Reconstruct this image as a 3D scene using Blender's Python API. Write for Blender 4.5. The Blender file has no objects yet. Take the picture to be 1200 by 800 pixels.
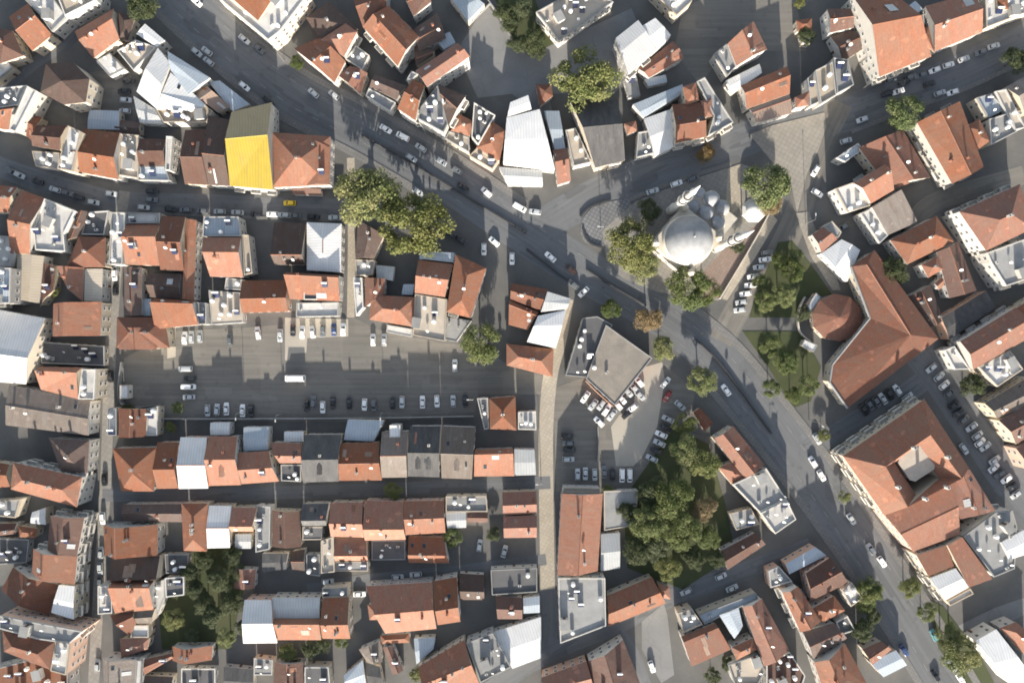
import bpy, bmesh, math, random
from mathutils import Vector, Matrix
R = random.Random(11)
scn = bpy.context.scene
COL = scn.collection
CAM_H, MPP = 245.0, 0.30           # drone height (m), metres per photo pixel at ground level

def P(px, py, z=0.0):
    """photo-plan pixel (1200x800) -> ground-plan point at height z"""
    k = MPP * (CAM_H - z) / CAM_H
    return Vector(((px - 600) * k, (400 - py) * k, z))

# ------------------------------------------------------------------ materials
MATS = {}
def new_mat(name):
    m = bpy.data.materials.new(name); m.use_nodes = True
    nt = m.node_tree
    b = nt.nodes['Principled BSDF']
    MATS[name] = m
    return m, nt, b
def N(nt, t, **kw):
    n = nt.nodes.new(t)
    for k, v in kw.items():
        if k in n.inputs: n.inputs[k].default_value = v
        else: setattr(n, k, v)
    return n
def L(nt, a, b): nt.links.new(a, b)
def mixc(nt, fac, a, b, mode='MIX'):
    n = nt.nodes.new('ShaderNodeMix'); n.data_type = 'RGBA'; n.blend_type = mode
    for s, v in ((0, fac), (6, a), (7, b)):
        if hasattr(v, 'is_linked'): L(nt, v, n.inputs[s])
        elif s == 0: n.inputs[0].default_value = v
        else: n.inputs[s].default_value = (*v, 1) if len(v) == 3 else v
    return n.outputs[2]
def ramp(nt, src, lo, hi, a=0.0, b=1.0):
    n = nt.nodes.new('ShaderNodeMapRange')
    n.inputs[1].default_value = lo; n.inputs[2].default_value = hi
    n.inputs[3].default_value = a; n.inputs[4].default_value = b
    L(nt, src, n.inputs[0]); return n.outputs[0]
def noise(nt, vec, scale, detail=3, rough=.55):
    n = N(nt, 'ShaderNodeTexNoise', Scale=scale, Detail=detail, Roughness=rough)
    L(nt, vec, n.inputs['Vector']); return n.outputs['Fac']
def mapping(nt, vec, scale=(1,1,1), rnd=None):
    n = nt.nodes.new('ShaderNodeMapping'); n.inputs['Scale'].default_value = scale
    L(nt, vec, n.inputs['Vector'])
    if rnd is not None:
        c = nt.nodes.new('ShaderNodeCombineXYZ')
        mu = N(nt, 'ShaderNodeMath', operation='MULTIPLY'); L(nt, rnd, mu.inputs[0]); mu.inputs[1].default_value = 137.0
        L(nt, mu.outputs[0], c.inputs[0]); L(nt, mu.outputs[0], c.inputs[1]); L(nt, c.outputs[0], n.inputs['Location'])
    return n.outputs[0]
def rnd_value(nt, col, lo, hi, rnd):
    """multiply a colour by a per-object random brightness"""
    v = ramp(nt, rnd, 0, 1, lo, hi)
    h = nt.nodes.new('ShaderNodeHueSaturation'); L(nt, col, h.inputs['Color']); L(nt, v, h.inputs['Value'])
    s = ramp(nt, rnd, 0, 1, 1.08, .86); L(nt, s, h.inputs['Saturation'])
    return h.outputs['Color']
def tile_mat(name, c1, c2, old, oldamt=.6):
    m, nt, b = new_mat(name)
    uv = nt.nodes.new('ShaderNodeUVMap').outputs[0]
    oi = nt.nodes.new('ShaderNodeObjectInfo').outputs['Random']
    v = mapping(nt, uv, (1,1,1), oi)
    br = N(nt, 'ShaderNodeTexBrick', Scale=1.0)
    br.inputs['Color1'].default_value = (*c1, 1); br.inputs['Color2'].default_value = (*c2, 1)
    br.inputs['Mortar'].default_value = (*[x*.45 for x in c1], 1)
    br.inputs['Mortar Size'].default_value = .035; br.inputs['Brick Width'].default_value = .45; br.inputs['Row Height'].default_value = .4
    L(nt, v, br.inputs['Vector'])
    big = noise(nt, mapping(nt, v, (.9,.22,1)), .5, 5, .65)
    col = mixc(nt, ramp(nt, big, .38, .66, 0, oldamt), br.outputs['Color'], old)
    st = noise(nt, mapping(nt, v, (2.2,.25,1)), 1.0, 3)
    col = mixc(nt, ramp(nt, st, .35, .75, 0, .5), col, tuple(x*.5 for x in c1), 'MIX')
    vo = N(nt, 'ShaderNodeTexVoronoi', Scale=.8); L(nt, v, vo.inputs['Vector'])
    rp = ramp(nt, vo.outputs['Color'], .86, .89, 0, .3)
    col = mixc(nt, rp, col, tuple(min(1, x*1.45+.02) for x in c1))
    col = rnd_value(nt, col, .72, 1.3, oi)
    L(nt, col, b.inputs['Base Color']); b.inputs['Roughness'].default_value = .85
    w = N(nt, 'ShaderNodeTexWave', Scale=1.1, Distortion=.4); w.bands_direction = 'X'; L(nt, v, w.inputs['Vector'])
    bp = N(nt, 'ShaderNodeBump', Strength=.35, Distance=.06); L(nt, w.outputs['Fac'], bp.inputs['Height']); L(nt, bp.outputs[0], b.inputs['Normal'])
    return m
def metal_mat(name, c, rust=(.2,.12,.08), rough=.45, amt=.35):
    m, nt, b = new_mat(name)
    uv = nt.nodes.new('ShaderNodeUVMap').outputs[0]
    oi = nt.nodes.new('ShaderNodeObjectInfo').outputs['Random']
    v = mapping(nt, uv, (1,1,1), oi)
    w = N(nt, 'ShaderNodeTexWave', Scale=.33, Distortion=.0); w.bands_direction = 'X'; L(nt, v, w.inputs['Vector'])
    col = mixc(nt, ramp(nt, w.outputs['Fac'], .8, 1.0, 0, .5), c, tuple(x*.55 for x in c))
    st = noise(nt, mapping(nt, v, (1.4,.16,1)), .9, 4)
    col = mixc(nt, ramp(nt, st, .5, .8, 0, amt), col, rust)
    bl = noise(nt, v, .25, 3)
    col = mixc(nt, ramp(nt, bl, .4, .7, 0, .35), col, tuple(x*.7 for x in c))
    col = rnd_value(nt, col, .85, 1.12, oi)
    L(nt, col, b.inputs['Base Color']); b.inputs['Roughness'].default_value = rough; b.inputs['Metallic'].default_value = .0
    bp = N(nt, 'ShaderNodeBump', Strength=.3, Distance=.05); L(nt, w.outputs['Fac'], bp.inputs['Height']); L(nt, bp.outputs[0], b.inputs['Normal'])
    return m
def pos_mat(name, c, spot, s1=.12, s2=1.3, amt=.6, rough=.9, rnd=True, joints=None, crack=0, road=0):
    """plaster, concrete, asphalt, earth: stains and grain laid out in world metres"""
    m, nt, b = new_mat(name)
    p = nt.nodes.new('ShaderNodeNewGeometry').outputs['Position']
    a = noise(nt, p, s1, 5, .62)
    col = mixc(nt, ramp(nt, a, .36, .68, 0, amt), c, spot)
    g = noise(nt, p, s2, 4, .7)
    col = mixc(nt, ramp(nt, g, .3, .75, 0, .4), col, tuple(x*.68 for x in c))
    if joints:
        br = N(nt, 'ShaderNodeTexBrick', Scale=1.0)
        br.inputs['Color1'].default_value = (1,1,1,1); br.inputs['Color2'].default_value = (.88,.88,.89,1); br.inputs['Mortar'].default_value = (.6,.6,.6,1)
        br.inputs['Brick Width'].default_value = joints[0]; br.inputs['Row Height'].default_value = joints[1]; br.inputs['Mortar Size'].default_value = joints[2]
        br.offset = 0.0
        mp = nt.nodes.new('ShaderNodeMapping'); mp.inputs['Rotation'].default_value = (0,0,.5); L(nt, p, mp.inputs[0]); L(nt, mp.outputs[0], br.inputs['Vector'])
        col = mixc(nt, 1.0, col, br.outputs['Color'], 'MULTIPLY')
    if crack:
        vo = N(nt, 'ShaderNodeTexVoronoi', Scale=.09); vo.feature = 'DISTANCE_TO_EDGE'
        wv = nt.nodes.new('ShaderNodeVectorMath'); wv.operation = 'ADD'
        nn = N(nt, 'ShaderNodeTexNoise', Scale=.2, Detail=4); L(nt, p, nn.inputs['Vector'])
        sc = nt.nodes.new('ShaderNodeVectorMath'); sc.operation = 'SCALE'; sc.inputs[3].default_value = 6; L(nt, nn.outputs['Color'], sc.inputs[0])
        L(nt, p, wv.inputs[0]); L(nt, sc.outputs[0], wv.inputs[1]); L(nt, wv.outputs[0], vo.inputs['Vector'])
        col = mixc(nt, ramp(nt, vo.outputs['Distance'], .0, .022, crack, 0), col, tuple(x*.5 for x in c))
        v2 = N(nt, 'ShaderNodeTexVoronoi', Scale=.05); L(nt, p, v2.inputs['Vector']); v2.distance = 'CHEBYCHEV'
        col = mixc(nt, ramp(nt, v2.outputs['Color'], .72, .76, 0, .3), col, tuple(x*.62 for x in c))
    if road:                               # wear along the lane, rectangular repairs, manhole covers, oil
        uv = nt.nodes.new('ShaderNodeUVMap').outputs[0]
        t = noise(nt, mapping(nt, uv, (.025,.75,1)), 1.0, 3)
        col = mixc(nt, ramp(nt, t, .42, .68, 0, .5*road), col, tuple(min(1, x*1.32) for x in c))
        t2 = noise(nt, mapping(nt, uv, (.05,1.1,1), None), 1.0, 2)
        col = mixc(nt, ramp(nt, t2, .55, .72, 0, .4*road), col, tuple(x*.62 for x in c))
        for sc_, lo, k in (((.07,.26,1), .80, .62), ((.11,.42,1), .86, 1.3)):
            v = N(nt, 'ShaderNodeTexVoronoi', Scale=1.0); v.distance = 'CHEBYCHEV'; v.inputs['Randomness'].default_value = .75
            L(nt, mapping(nt, uv, sc_), v.inputs['Vector'])
            col = mixc(nt, ramp(nt, v.outputs['Color'], lo, lo+.01, 0, .5*road), col, tuple(min(1, x*k) for x in c))
        v = N(nt, 'ShaderNodeTexVoronoi', Scale=.06); L(nt, p, v.inputs['Vector'])
        col = mixc(nt, ramp(nt, v.outputs['Distance'], .026, .030, .8, 0), col, tuple(x*.4 for x in c))
        v = N(nt, 'ShaderNodeTexVoronoi', Scale=.22); L(nt, p, v.inputs['Vector'])
        col = mixc(nt, ramp(nt, v.outputs['Distance'], .10, .22, .35*road, 0), col, tuple(x*.55 for x in c))
    if rnd:
        oi = nt.nodes.new('ShaderNodeObjectInfo').outputs['Random']
        col = rnd_value(nt, col, .85, 1.12, oi)
    L(nt, col, b.inputs['Base Color']); b.inputs['Roughness'].default_value = rough
    bp = N(nt, 'ShaderNodeBump', Strength=.25, Distance=.05); L(nt, g, bp.inputs['Height']); L(nt, bp.outputs[0], b.inputs['Normal'])
    return m
def plain_mat(name, c, rough=.5, metallic=0, spec=.5):
    m, nt, b = new_mat(name)
    tc = nt.nodes.new('ShaderNodeTexCoord').outputs['Object']
    n = noise(nt, tc, 2.5, 3)
    L(nt, mixc(nt, ramp(nt, n, .35, .7, 0, .3), c, tuple(x*.75 for x in c)), b.inputs['Base Color'])
    b.inputs['Roughness'].default_value = rough; b.inputs['Metallic'].default_value = metallic
    return m
tile_mat('orange', (.315,.118,.060), (.235,.088,.048), (.19,.13,.095))
tile_mat('brick', (.25,.098,.058), (.185,.074,.047), (.15,.105,.08))
tile_mat('brown', (.15,.072,.051), (.11,.054,.041), (.12,.085,.07))
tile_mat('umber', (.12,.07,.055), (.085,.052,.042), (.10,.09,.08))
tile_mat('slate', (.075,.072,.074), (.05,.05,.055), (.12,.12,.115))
tile_mat('taupe', (.20,.16,.135), (.15,.12,.10), (.22,.20,.18))
metal_mat('white', (.60,.60,.595), (.42,.39,.35), .5, .45)
metal_mat('bluegray', (.36,.41,.46), (.25,.25,.25))
metal_mat('zinc', (.46,.47,.47), (.28,.24,.2))
metal_mat('sheetbrown', (.22,.15,.11), (.3,.26,.22))
metal_mat('yellow', (.36,.275,.05), (.24,.19,.10), .6, .65)
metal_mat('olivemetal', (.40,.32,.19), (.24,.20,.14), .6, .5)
metal_mat('beigemetal', (.46,.40,.32), (.3,.25,.2))
pos_mat('cwhite', (.54,.525,.50), (.30,.29,.275), .35, 2.2, .6)
pos_mat('cdirty', (.27,.24,.205), (.17,.155,.14), .22, 1.6, .8, .9, True, None, .3)
pos_mat('cbeige', (.42,.36,.29), (.27,.24,.2), .3, 2.0)
pos_mat('cgray', (.27,.27,.265), (.16,.16,.16), .3, 2.0)
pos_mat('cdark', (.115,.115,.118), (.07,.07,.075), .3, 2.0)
pos_mat('plaster_white', (.54,.52,.48), (.38,.36,.33), .4, 2.5, .5)
pos_mat('plaster_cream', (.52,.45,.35), (.39,.34,.27), .4, 2.5, .5)
pos_mat('plaster_pink', (.55,.36,.27), (.42,.29,.23), .4, 2.5, .5)
pos_mat('plaster_gray', (.42,.41,.39), (.28,.27,.26), .4, 2.5, .5)
pos_mat('parapet_stone', (.60,.58,.54), (.38,.36,.33), .5, 2.5, .6)
pos_mat('stone', (.60,.55,.47), (.42,.39,.34), .4, 2.0, .6)
pos_mat('asphalt', (.118,.123,.130), (.145,.147,.150), .05, 2.4, .8, .9, False, None, .25, 1.0)
pos_mat('asphalt_worn', (.165,.154,.136), (.130,.123,.112), .045, 1.7, .8, .9, False, None, .25, .8)
pos_mat('pavement_gray', (.19,.185,.178), (.14,.138,.132), .1, 1.6, .6, .9, False, (1.2,1.2,.05))
pos_mat('painted_sun_ground', (.40,.36,.30), (.30,.275,.235), .06, 1.4, .7, .9, False)  # pale ground colour that stands in for sunlight on the car parks
pos_mat('paving', (.27,.255,.23), (.19,.18,.165), .12, 1.6, .6, .9, False, (1.6,1.6,.05))
pos_mat('paving_beige', (.40,.355,.285), (.33,.29,.23), .12, 1.6, .6, .9, False, (1.2,1.2,.04))
pos_mat('concrete_gray', (.215,.215,.212), (.14,.14,.142), .05, 1.2, .8, .9, False, None, .3)
pos_mat('plaza_stone', (.30,.275,.235), (.20,.188,.165), .12, 1.6, .6, .9, False, (1.5,1.5,.05))
pos_mat('cobbles', (.20,.205,.21), (.13,.13,.135), .1, 2, .6, .9, False, (1.3,1.3,.16))
pos_mat('patio', (.27,.20,.165), (.2,.16,.13), .2, 1.8, .6, .9, False, (1.0,1.0,.04))
pos_mat('earth', (.130,.127,.121), (.08,.08,.078), .07, .9, .9, .95, False)
pos_mat('lawn', (.045,.06,.022), (.075,.075,.036), .16, 2.0, .8, .95, False)
pos_mat('lead', (.29,.30,.315), (.19,.20,.21), .45, 1.6, .9, .75)
plain_mat('frame', (.62,.60,.57)); plain_mat('pane', (.03,.04,.05), .12); plain_mat('doorwood', (.12,.06,.035))
plain_mat('rail', (.06,.06,.06)); plain_mat('tankwhite', (.75,.75,.73), .4); plain_mat('unitgray', (.45,.45,.44), .5)
plain_mat('brickred', (.30,.12,.08), .9); plain_mat('carglass', (.012,.015,.018), .08); plain_mat('rubber', (.015,.015,.015), .8)
plain_mat('lampglass', (.7,.7,.65), .2); plain_mat('taillight', (.3,.01,.01), .3); plain_mat('steel', (.32,.33,.34), .4, .6)
plain_mat('solar', (.012,.018,.05), .15); plain_mat('bark', (.10,.075,.055), .95); plain_mat('darkline', (.035,.036,.038), .7)
plain_mat('paintwhite', (.24,.24,.235), .8)
def carpaint():
    m, nt, b = new_mat('carpaint')
    L(nt, nt.nodes.new('ShaderNodeObjectInfo').outputs['Color'], b.inputs['Base Color'])
    b.inputs['Roughness'].default_value = .3; b.inputs['Coat Weight'].default_value = .5
carpaint()
def leaf_mat(name, c1, c2, c3):
    m, nt, b = new_mat(name)
    oi = nt.nodes.new('ShaderNodeObjectInfo').outputs['Random']
    tc = nt.nodes.new('ShaderNodeTexCoord').outputs['Object']
    v = mapping(nt, tc, (1,1,1), oi)
    col = mixc(nt, ramp(nt, noise(nt, v, .28, 3), .38, .64), c1, c2)
    col = mixc(nt, ramp(nt, noise(nt, v, 2.6, 2), .5, .75, 0, .7), col, c3)
    col = rnd_value(nt, col, .8, 1.2, oi)
    L(nt, col, b.inputs['Base Color']); b.inputs['Roughness'].default_value = .7
    out = nt.nodes['Material Output']
    tr = nt.nodes.new('ShaderNodeBsdfTranslucent'); L(nt, col, tr.inputs[0])
    mx = N(nt, 'ShaderNodeMixShader', Fac=.35); L(nt, b.outputs[0], mx.inputs[1]); L(nt, tr.outputs[0], mx.inputs[2]); L(nt, mx.outputs[0], out.inputs[0])
leaf_mat('leaf_olive', (.125,.155,.042), (.20,.205,.07), (.26,.24,.105))
leaf_mat('leaf_green', (.095,.13,.038), (.145,.17,.052), (.20,.205,.08))
leaf_mat('leaf_dark', (.055,.075,.03), (.085,.105,.042), (.12,.13,.065))
leaf_mat('leaf_rust', (.18,.14,.065), (.24,.16,.075), (.15,.15,.055))

# ------------------------------------------------------------------ mesh helpers
class MB:
    def __init__(s): s.v, s.f, s.m, s.uv = [], [], [], []
    def face(s, pts, mi=0, uv=None):
        i = len(s.v); s.v += [tuple(p) for p in pts]; s.f.append(list(range(i, i+len(pts)))); s.m.append(mi)
        s.uv.append(uv if uv else auto_uv(pts))
    def prism(s, base, z0, z1, mi=0, top=None, bottom=True, side=None):
        """vertical prism over a counter-clockwise polygon (list of (x, y))"""
        n = len(base)
        lo = [Vector((p[0], p[1], z0)) for p in base]; hi = [Vector((p[0], p[1], z1)) for p in base]
        s.face(hi, mi if top is None else top)
        if bottom: s.face(lo[::-1], mi)
        for i in range(n):
            j = (i+1) % n; s.face([lo[i], lo[j], hi[j], hi[i]], mi if side is None else side)
    def box(s, c, sx, sy, sz, rot=0, mi=0):
        """box with its bottom centre at c"""
        ca, sa = math.cos(rot), math.sin(rot)
        base = [(c[0]+x*ca-y*sa, c[1]+x*sa+y*ca) for x, y in ((-sx/2,-sy/2),(sx/2,-sy/2),(sx/2,sy/2),(-sx/2,sy/2))]
        s.prism(base, c[2], c[2]+sz, mi)
    def lathe(s, c, prof, n=24, mi=0, mis=None, rot=0):
        """surface of revolution about the vertical through c; prof = [(r, z), ...]"""
        for k in range(len(prof)-1):
            (r0, z0), (r1, z1) = prof[k], prof[k+1]
            for i in range(n):
                a, b = 2*math.pi*i/n+rot, 2*math.pi*(i+1)/n+rot
                q = [Vector((c[0]+r*math.cos(t), c[1]+r*math.sin(t), c[2]+z)) for r, t, z in ((r0,a,z0),(r0,b,z0),(r1,b,z1),(r1,a,z1))]
                if r1 < 1e-4: q = q[:3]
                elif r0 < 1e-4: q = [q[0], q[2], q[3]]
                s.face(q, mis[k] if mis else mi)
    def tube(s, a, b, ra, rb, n=7, mi=0):
        a, b = Vector(a), Vector(b); d = (b-a).normalized()
        u = d.orthogonal().normalized(); w = d.cross(u)
        A = [a+(u*math.cos(t)+w*math.sin(t))*ra for t in [2*math.pi*i/n for i in range(n)]]
        B = [b+(u*math.cos(t)+w*math.sin(t))*rb for t in [2*math.pi*i/n for i in range(n)]]
        for i in range(n):
            j = (i+1) % n; s.face([A[i], A[j], B[j], B[i]], mi)
        s.face(B, mi); s.face(A[::-1], mi)
    def mesh(s, name, mats, weld=True, smooth=False):
        me = bpy.data.meshes.new(name); me.from_pydata(s.v, [], s.f)
        for m in mats: me.materials.append(MATS[m])
        ul = me.uv_layers.new(name='UVMap')
        k = 0
        flat = []
        for u in s.uv: flat += u
        ul.data.foreach_set('uv', [c for p in flat for c in p])
        me.polygons.foreach_set('material_index', s.m)
        if weld or smooth:
            bm = bmesh.new(); bm.from_mesh(me); bmesh.ops.remove_doubles(bm, verts=bm.verts, dist=.002)
            bm.to_mesh(me); bm.free()
        if smooth: me.polygons.foreach_set('use_smooth', [True]*len(me.polygons))
        me.update(); return me
    def build(s, name, mats, parent=None, smooth=False, loc=None):
        return link(name, s.mesh(name, mats, True, smooth), parent, loc)
def auto_uv(pts):
    pts = [Vector(p) for p in pts]
    n = Vector((0,0,0))
    for i in range(len(pts)): n += (pts[i]-pts[0]).cross(pts[(i+1) % len(pts)]-pts[0])
    if n.length < 1e-9: return [(0,0)]*len(pts)
    n.normalize()
    u = (pts[1]-pts[0])
    if abs(n.z) < .999 and abs(n.z) > .02: u = Vector((0,0,1)).cross(n)
    if u.length < 1e-6 or abs(n.z) >= .999: u = Vector((1,0,0))
    u.normalize(); v = n.cross(u)
    o = Vector((0,0,0))
    return [((p-o).dot(u), (p-o).dot(v)) for p in pts]
def link(name, data, parent=None, loc=None):
    o = bpy.data.objects.new(name, data); COL.objects.link(o)
    if loc is not None: o.location = loc
    if parent is not None: o.parent = parent
    return o
def tag(o, label=None, cat=None, group=None, kind=None):
    if label: o['label'] = label
    if cat: o['category'] = cat
    if group: o['group'] = group
    if kind: o['kind'] = kind
    return o
def area2(poly): return sum(poly[i-1][0]*poly[i][1]-poly[i][0]*poly[i-1][1] for i in range(len(poly)))/2
def ccw(poly): return poly if area2(poly) > 0 else poly[::-1]
def inset(poly, d):
    """offset a counter-clockwise polygon inwards by d (mitred)"""
    n = len(poly); out = []
    for i in range(n):
        a, b, c = (Vector(poly[k % n][:2]) for k in (i-1, i, i+1))
        d1, d2 = (b-a).normalized(), (c-b).normalized()
        n1, n2 = Vector((-d1.y, d1.x)), Vector((-d2.y, d2.x))
        m = n1+n2
        if m.length < .2: m = n1
        m.normalize(); k = d/max(.35, m.dot(n1))
        out.append((b.x+m.x*k, b.y+m.y*k))
    return out
def inside(p, poly):
    c = False; x, y = p[0], p[1]
    for i in range(len(poly)):
        (x1, y1), (x2, y2) = poly[i-1][:2], poly[i][:2]
        if (y1 > y) != (y2 > y) and x < (x2-x1)*(y-y1)/(y2-y1)+x1: c = not c
    return c

# ------------------------------------------------------------------ shared small meshes
def window_mesh(w=1.1, h=1.4):
    b = MB()
    for x0, x1, z0, z1 in ((-w/2,w/2,h-.1,h),(-w/2,-w/2+.1,0,h-.1),(w/2-.1,w/2,0,h-.1),(-.04,.04,0,h-.1)):
        b.prism([(x0,-.06),(x1,-.06),(x1,.02),(x0,.02)], z0, z1, 0)
    b.prism([(-w/2-.12,-.16),(w/2+.12,-.16),(w/2+.12,.02),(-w/2-.12,.02)], -.09, -.002, 0)
    b.face([(-w/2+.1,-.025,0),(w/2-.1,-.025,0),(w/2-.1,-.025,h-.1),(-w/2+.1,-.025,h-.1)], 1)
    return b.mesh('window', ['frame','pane'])
def door_mesh():
    b = MB()
    b.prism([(-.5,-.05),(.5,-.05),(.5,.02),(-.5,.02)], .02, 2.1, 0)
    for x0, x1 in ((-.6,-.5),(.5,.6)): b.prism([(x0,-.09),(x1,-.09),(x1,.02),(x0,.02)], 0, 2.1, 1)
    b.prism([(-.6,-.09),(.6,-.09),(.6,.02),(-.6,.02)], 2.102, 2.22, 1)
    return b.mesh('door', ['doorwood','frame'])
def balcony_mesh():
    b = MB()
    b.prism([(-1.7,-1.3),(1.7,-1.3),(1.7,.0),(-1.7,.0)], 0, .16, 0)
    b.prism([(-1.7,-1.3),(1.7,-1.3),(1.7,-1.2),(-1.7,-1.2)], .162, 1.05, 0)
    for x in (-1.7, 1.6): b.prism([(x,-1.198),(x+.1,-1.198),(x+.1,0),(x,0)], .162, 1.05, 0)
    return b.mesh('balcony', ['plaster_white'])
def chimney_mesh(mat):
    b = MB(); b.box((0,0,-1.1),.65,.65,2.2); b.box((0,0,1.1),.8,.8,.14); b.box((0,0,1.24),.34,.34,.22,0,1)
    return b.mesh('chimney', [mat,'rail'])
def tank_mesh():
    b = MB(); b.lathe((0,0,.25), [(0,0),(.62,0),(.66,.08),(.66,1.15),(.5,1.32),(.18,1.38),(0,1.38)], 14)
    for x, y in ((-.4,-.4),(.4,-.4),(.4,.4),(-.4,.4)): b.box((x,y,0),.1,.1,.3,0,1)
    return b.mesh('water_tank', ['tankwhite','steel'])
def dish_mesh():
    b = MB(); b.tube((0,0,0),(0,0,1.0),.04,.04,6,1)
    prof = [(.001,.0),(.28,.05),(.5,.18)]
    t = MB(); t.lathe((0,0,0), prof, 14)
    M = Matrix.Translation((0,-.06,1.05)) @ Matrix.Rotation(math.radians(52), 4, 'X')
    for f, u in zip(t.f, t.uv): b.face([M @ Vector(t.v[i]) for i in f], 0, u)
    b.tube((0,-.1,1.1),(0,-.5,1.42),.02,.02,5,1)
    return b.mesh('satellite_dish', ['tankwhite','steel'])
def ac_mesh():
    b = MB(); b.box((0,0,.12),1.0,.55,.8); b.box((-.35,0,0),.1,.5,.12,0,1); b.box((.35,0,0),.1,.5,.12,0,1)
    b.lathe((0,0,.921), [(.24,0),(.24,.03),(0,.03)], 12, 1)
    return b.mesh('air_conditioner', ['unitgray','rail'])
def solar_mesh():
    b = MB()
    M = Matrix.Rotation(math.radians(38), 4, 'X')
    t = MB(); t.box((0,0,0),1.9,1.7,.1)
    for f, u in zip(t.f, t.uv): b.face([M @ Vector(t.v[i])+Vector((0,0,.62)) for i in f], 0, u)
    for i in range(1):
        b.tube((-.95,.75,1.5),(.95,.75,1.5),.3,.3,12,1)
    for x in (-.8,.8): b.tube((x,.75,0),(x,.75,1.25),.04,.04,5,2); b.tube((x,-.6,0),(x,-.6,.2),.04,.04,5,2)
    return b.mesh('solar_heater', ['solar','tankwhite','steel'])
def hut_mesh():
    b = MB(); b.box((0,0,0),2.6,3.2,2.3); b.box((0,0,2.302),3.0,3.6,.16,0,1)
    b.prism([(-.45,-1.64),(.45,-1.64),(.45,-1.602),(-.45,-1.602)], .02, 2.0, 2)
    return b.mesh('stair_hut', ['plaster_white','cgray','doorwood'])
SH = dict(window=window_mesh(), door=door_mesh(), balcony=balcony_mesh(), tank=tank_mesh(), dish=dish_mesh(), ac=ac_mesh(), solar=solar_mesh(), hut=hut_mesh(),
          chim=[chimney_mesh('plaster_white'), chimney_mesh('brickred'), chimney_mesh('cgray')])
def part(name, me, parent, loc, rz=0, sc=1):
    o = link(name, me, parent, loc); o.rotation_euler.z = rz
    if sc != 1: o.scale = (sc, sc, sc)
    return o

# ------------------------------------------------------------------ buildings
FOOT = []      # (polygon at eaves, eaves height) of every block, to find free walls
def lerp(a, b, t): return a+(b-a)*t
def roof_shell(faces, thick, name, mats, parent, first=0):
    """close a list of roof planes (each a list of points, seen from above counter-clockwise) into a slab"""
    tri = []
    for k, f in enumerate(faces): tri += [(k, f)] if len(f) == 3 else [(k, [f[0], f[i], f[i+1]]) for i in range(1, len(f)-1)]
    tri = [(k, f) for k, f in tri if ((f[1]-f[0]).cross(f[2]-f[0])).length > .02]
    kinds = [first if k == 0 else 0 for k, f in tri]; faces = [f for k, f in tri if ((f[1]-f[0]).cross(f[2]-f[0])).length > .02]
    b = MB(); edges = {}
    key = lambda p: (round(p[0], 3), round(p[1], 3), round(p[2], 3))
    for kd, f in zip(kinds, faces):
        b.face(f, kd)
        for i in range(len(f)):
            a, c = f[i], f[(i+1) % len(f)]
            if (a-c).length > .01: edges[(key(a), key(c))] = (a, c)
    dz = Vector((0,0,thick))
    for f in faces: b.face([p-dz for p in f[::-1]], 1)
    for k, (a, c) in edges.items():
        if (k[1], k[0]) not in edges: b.face([a-dz, c-dz, c, a], 1)
    return b.build(name, mats, parent)
WALLS = ['plaster_white']*5+['plaster_cream']*4+['plaster_pink']*1+['plaster_gray']*3
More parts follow.
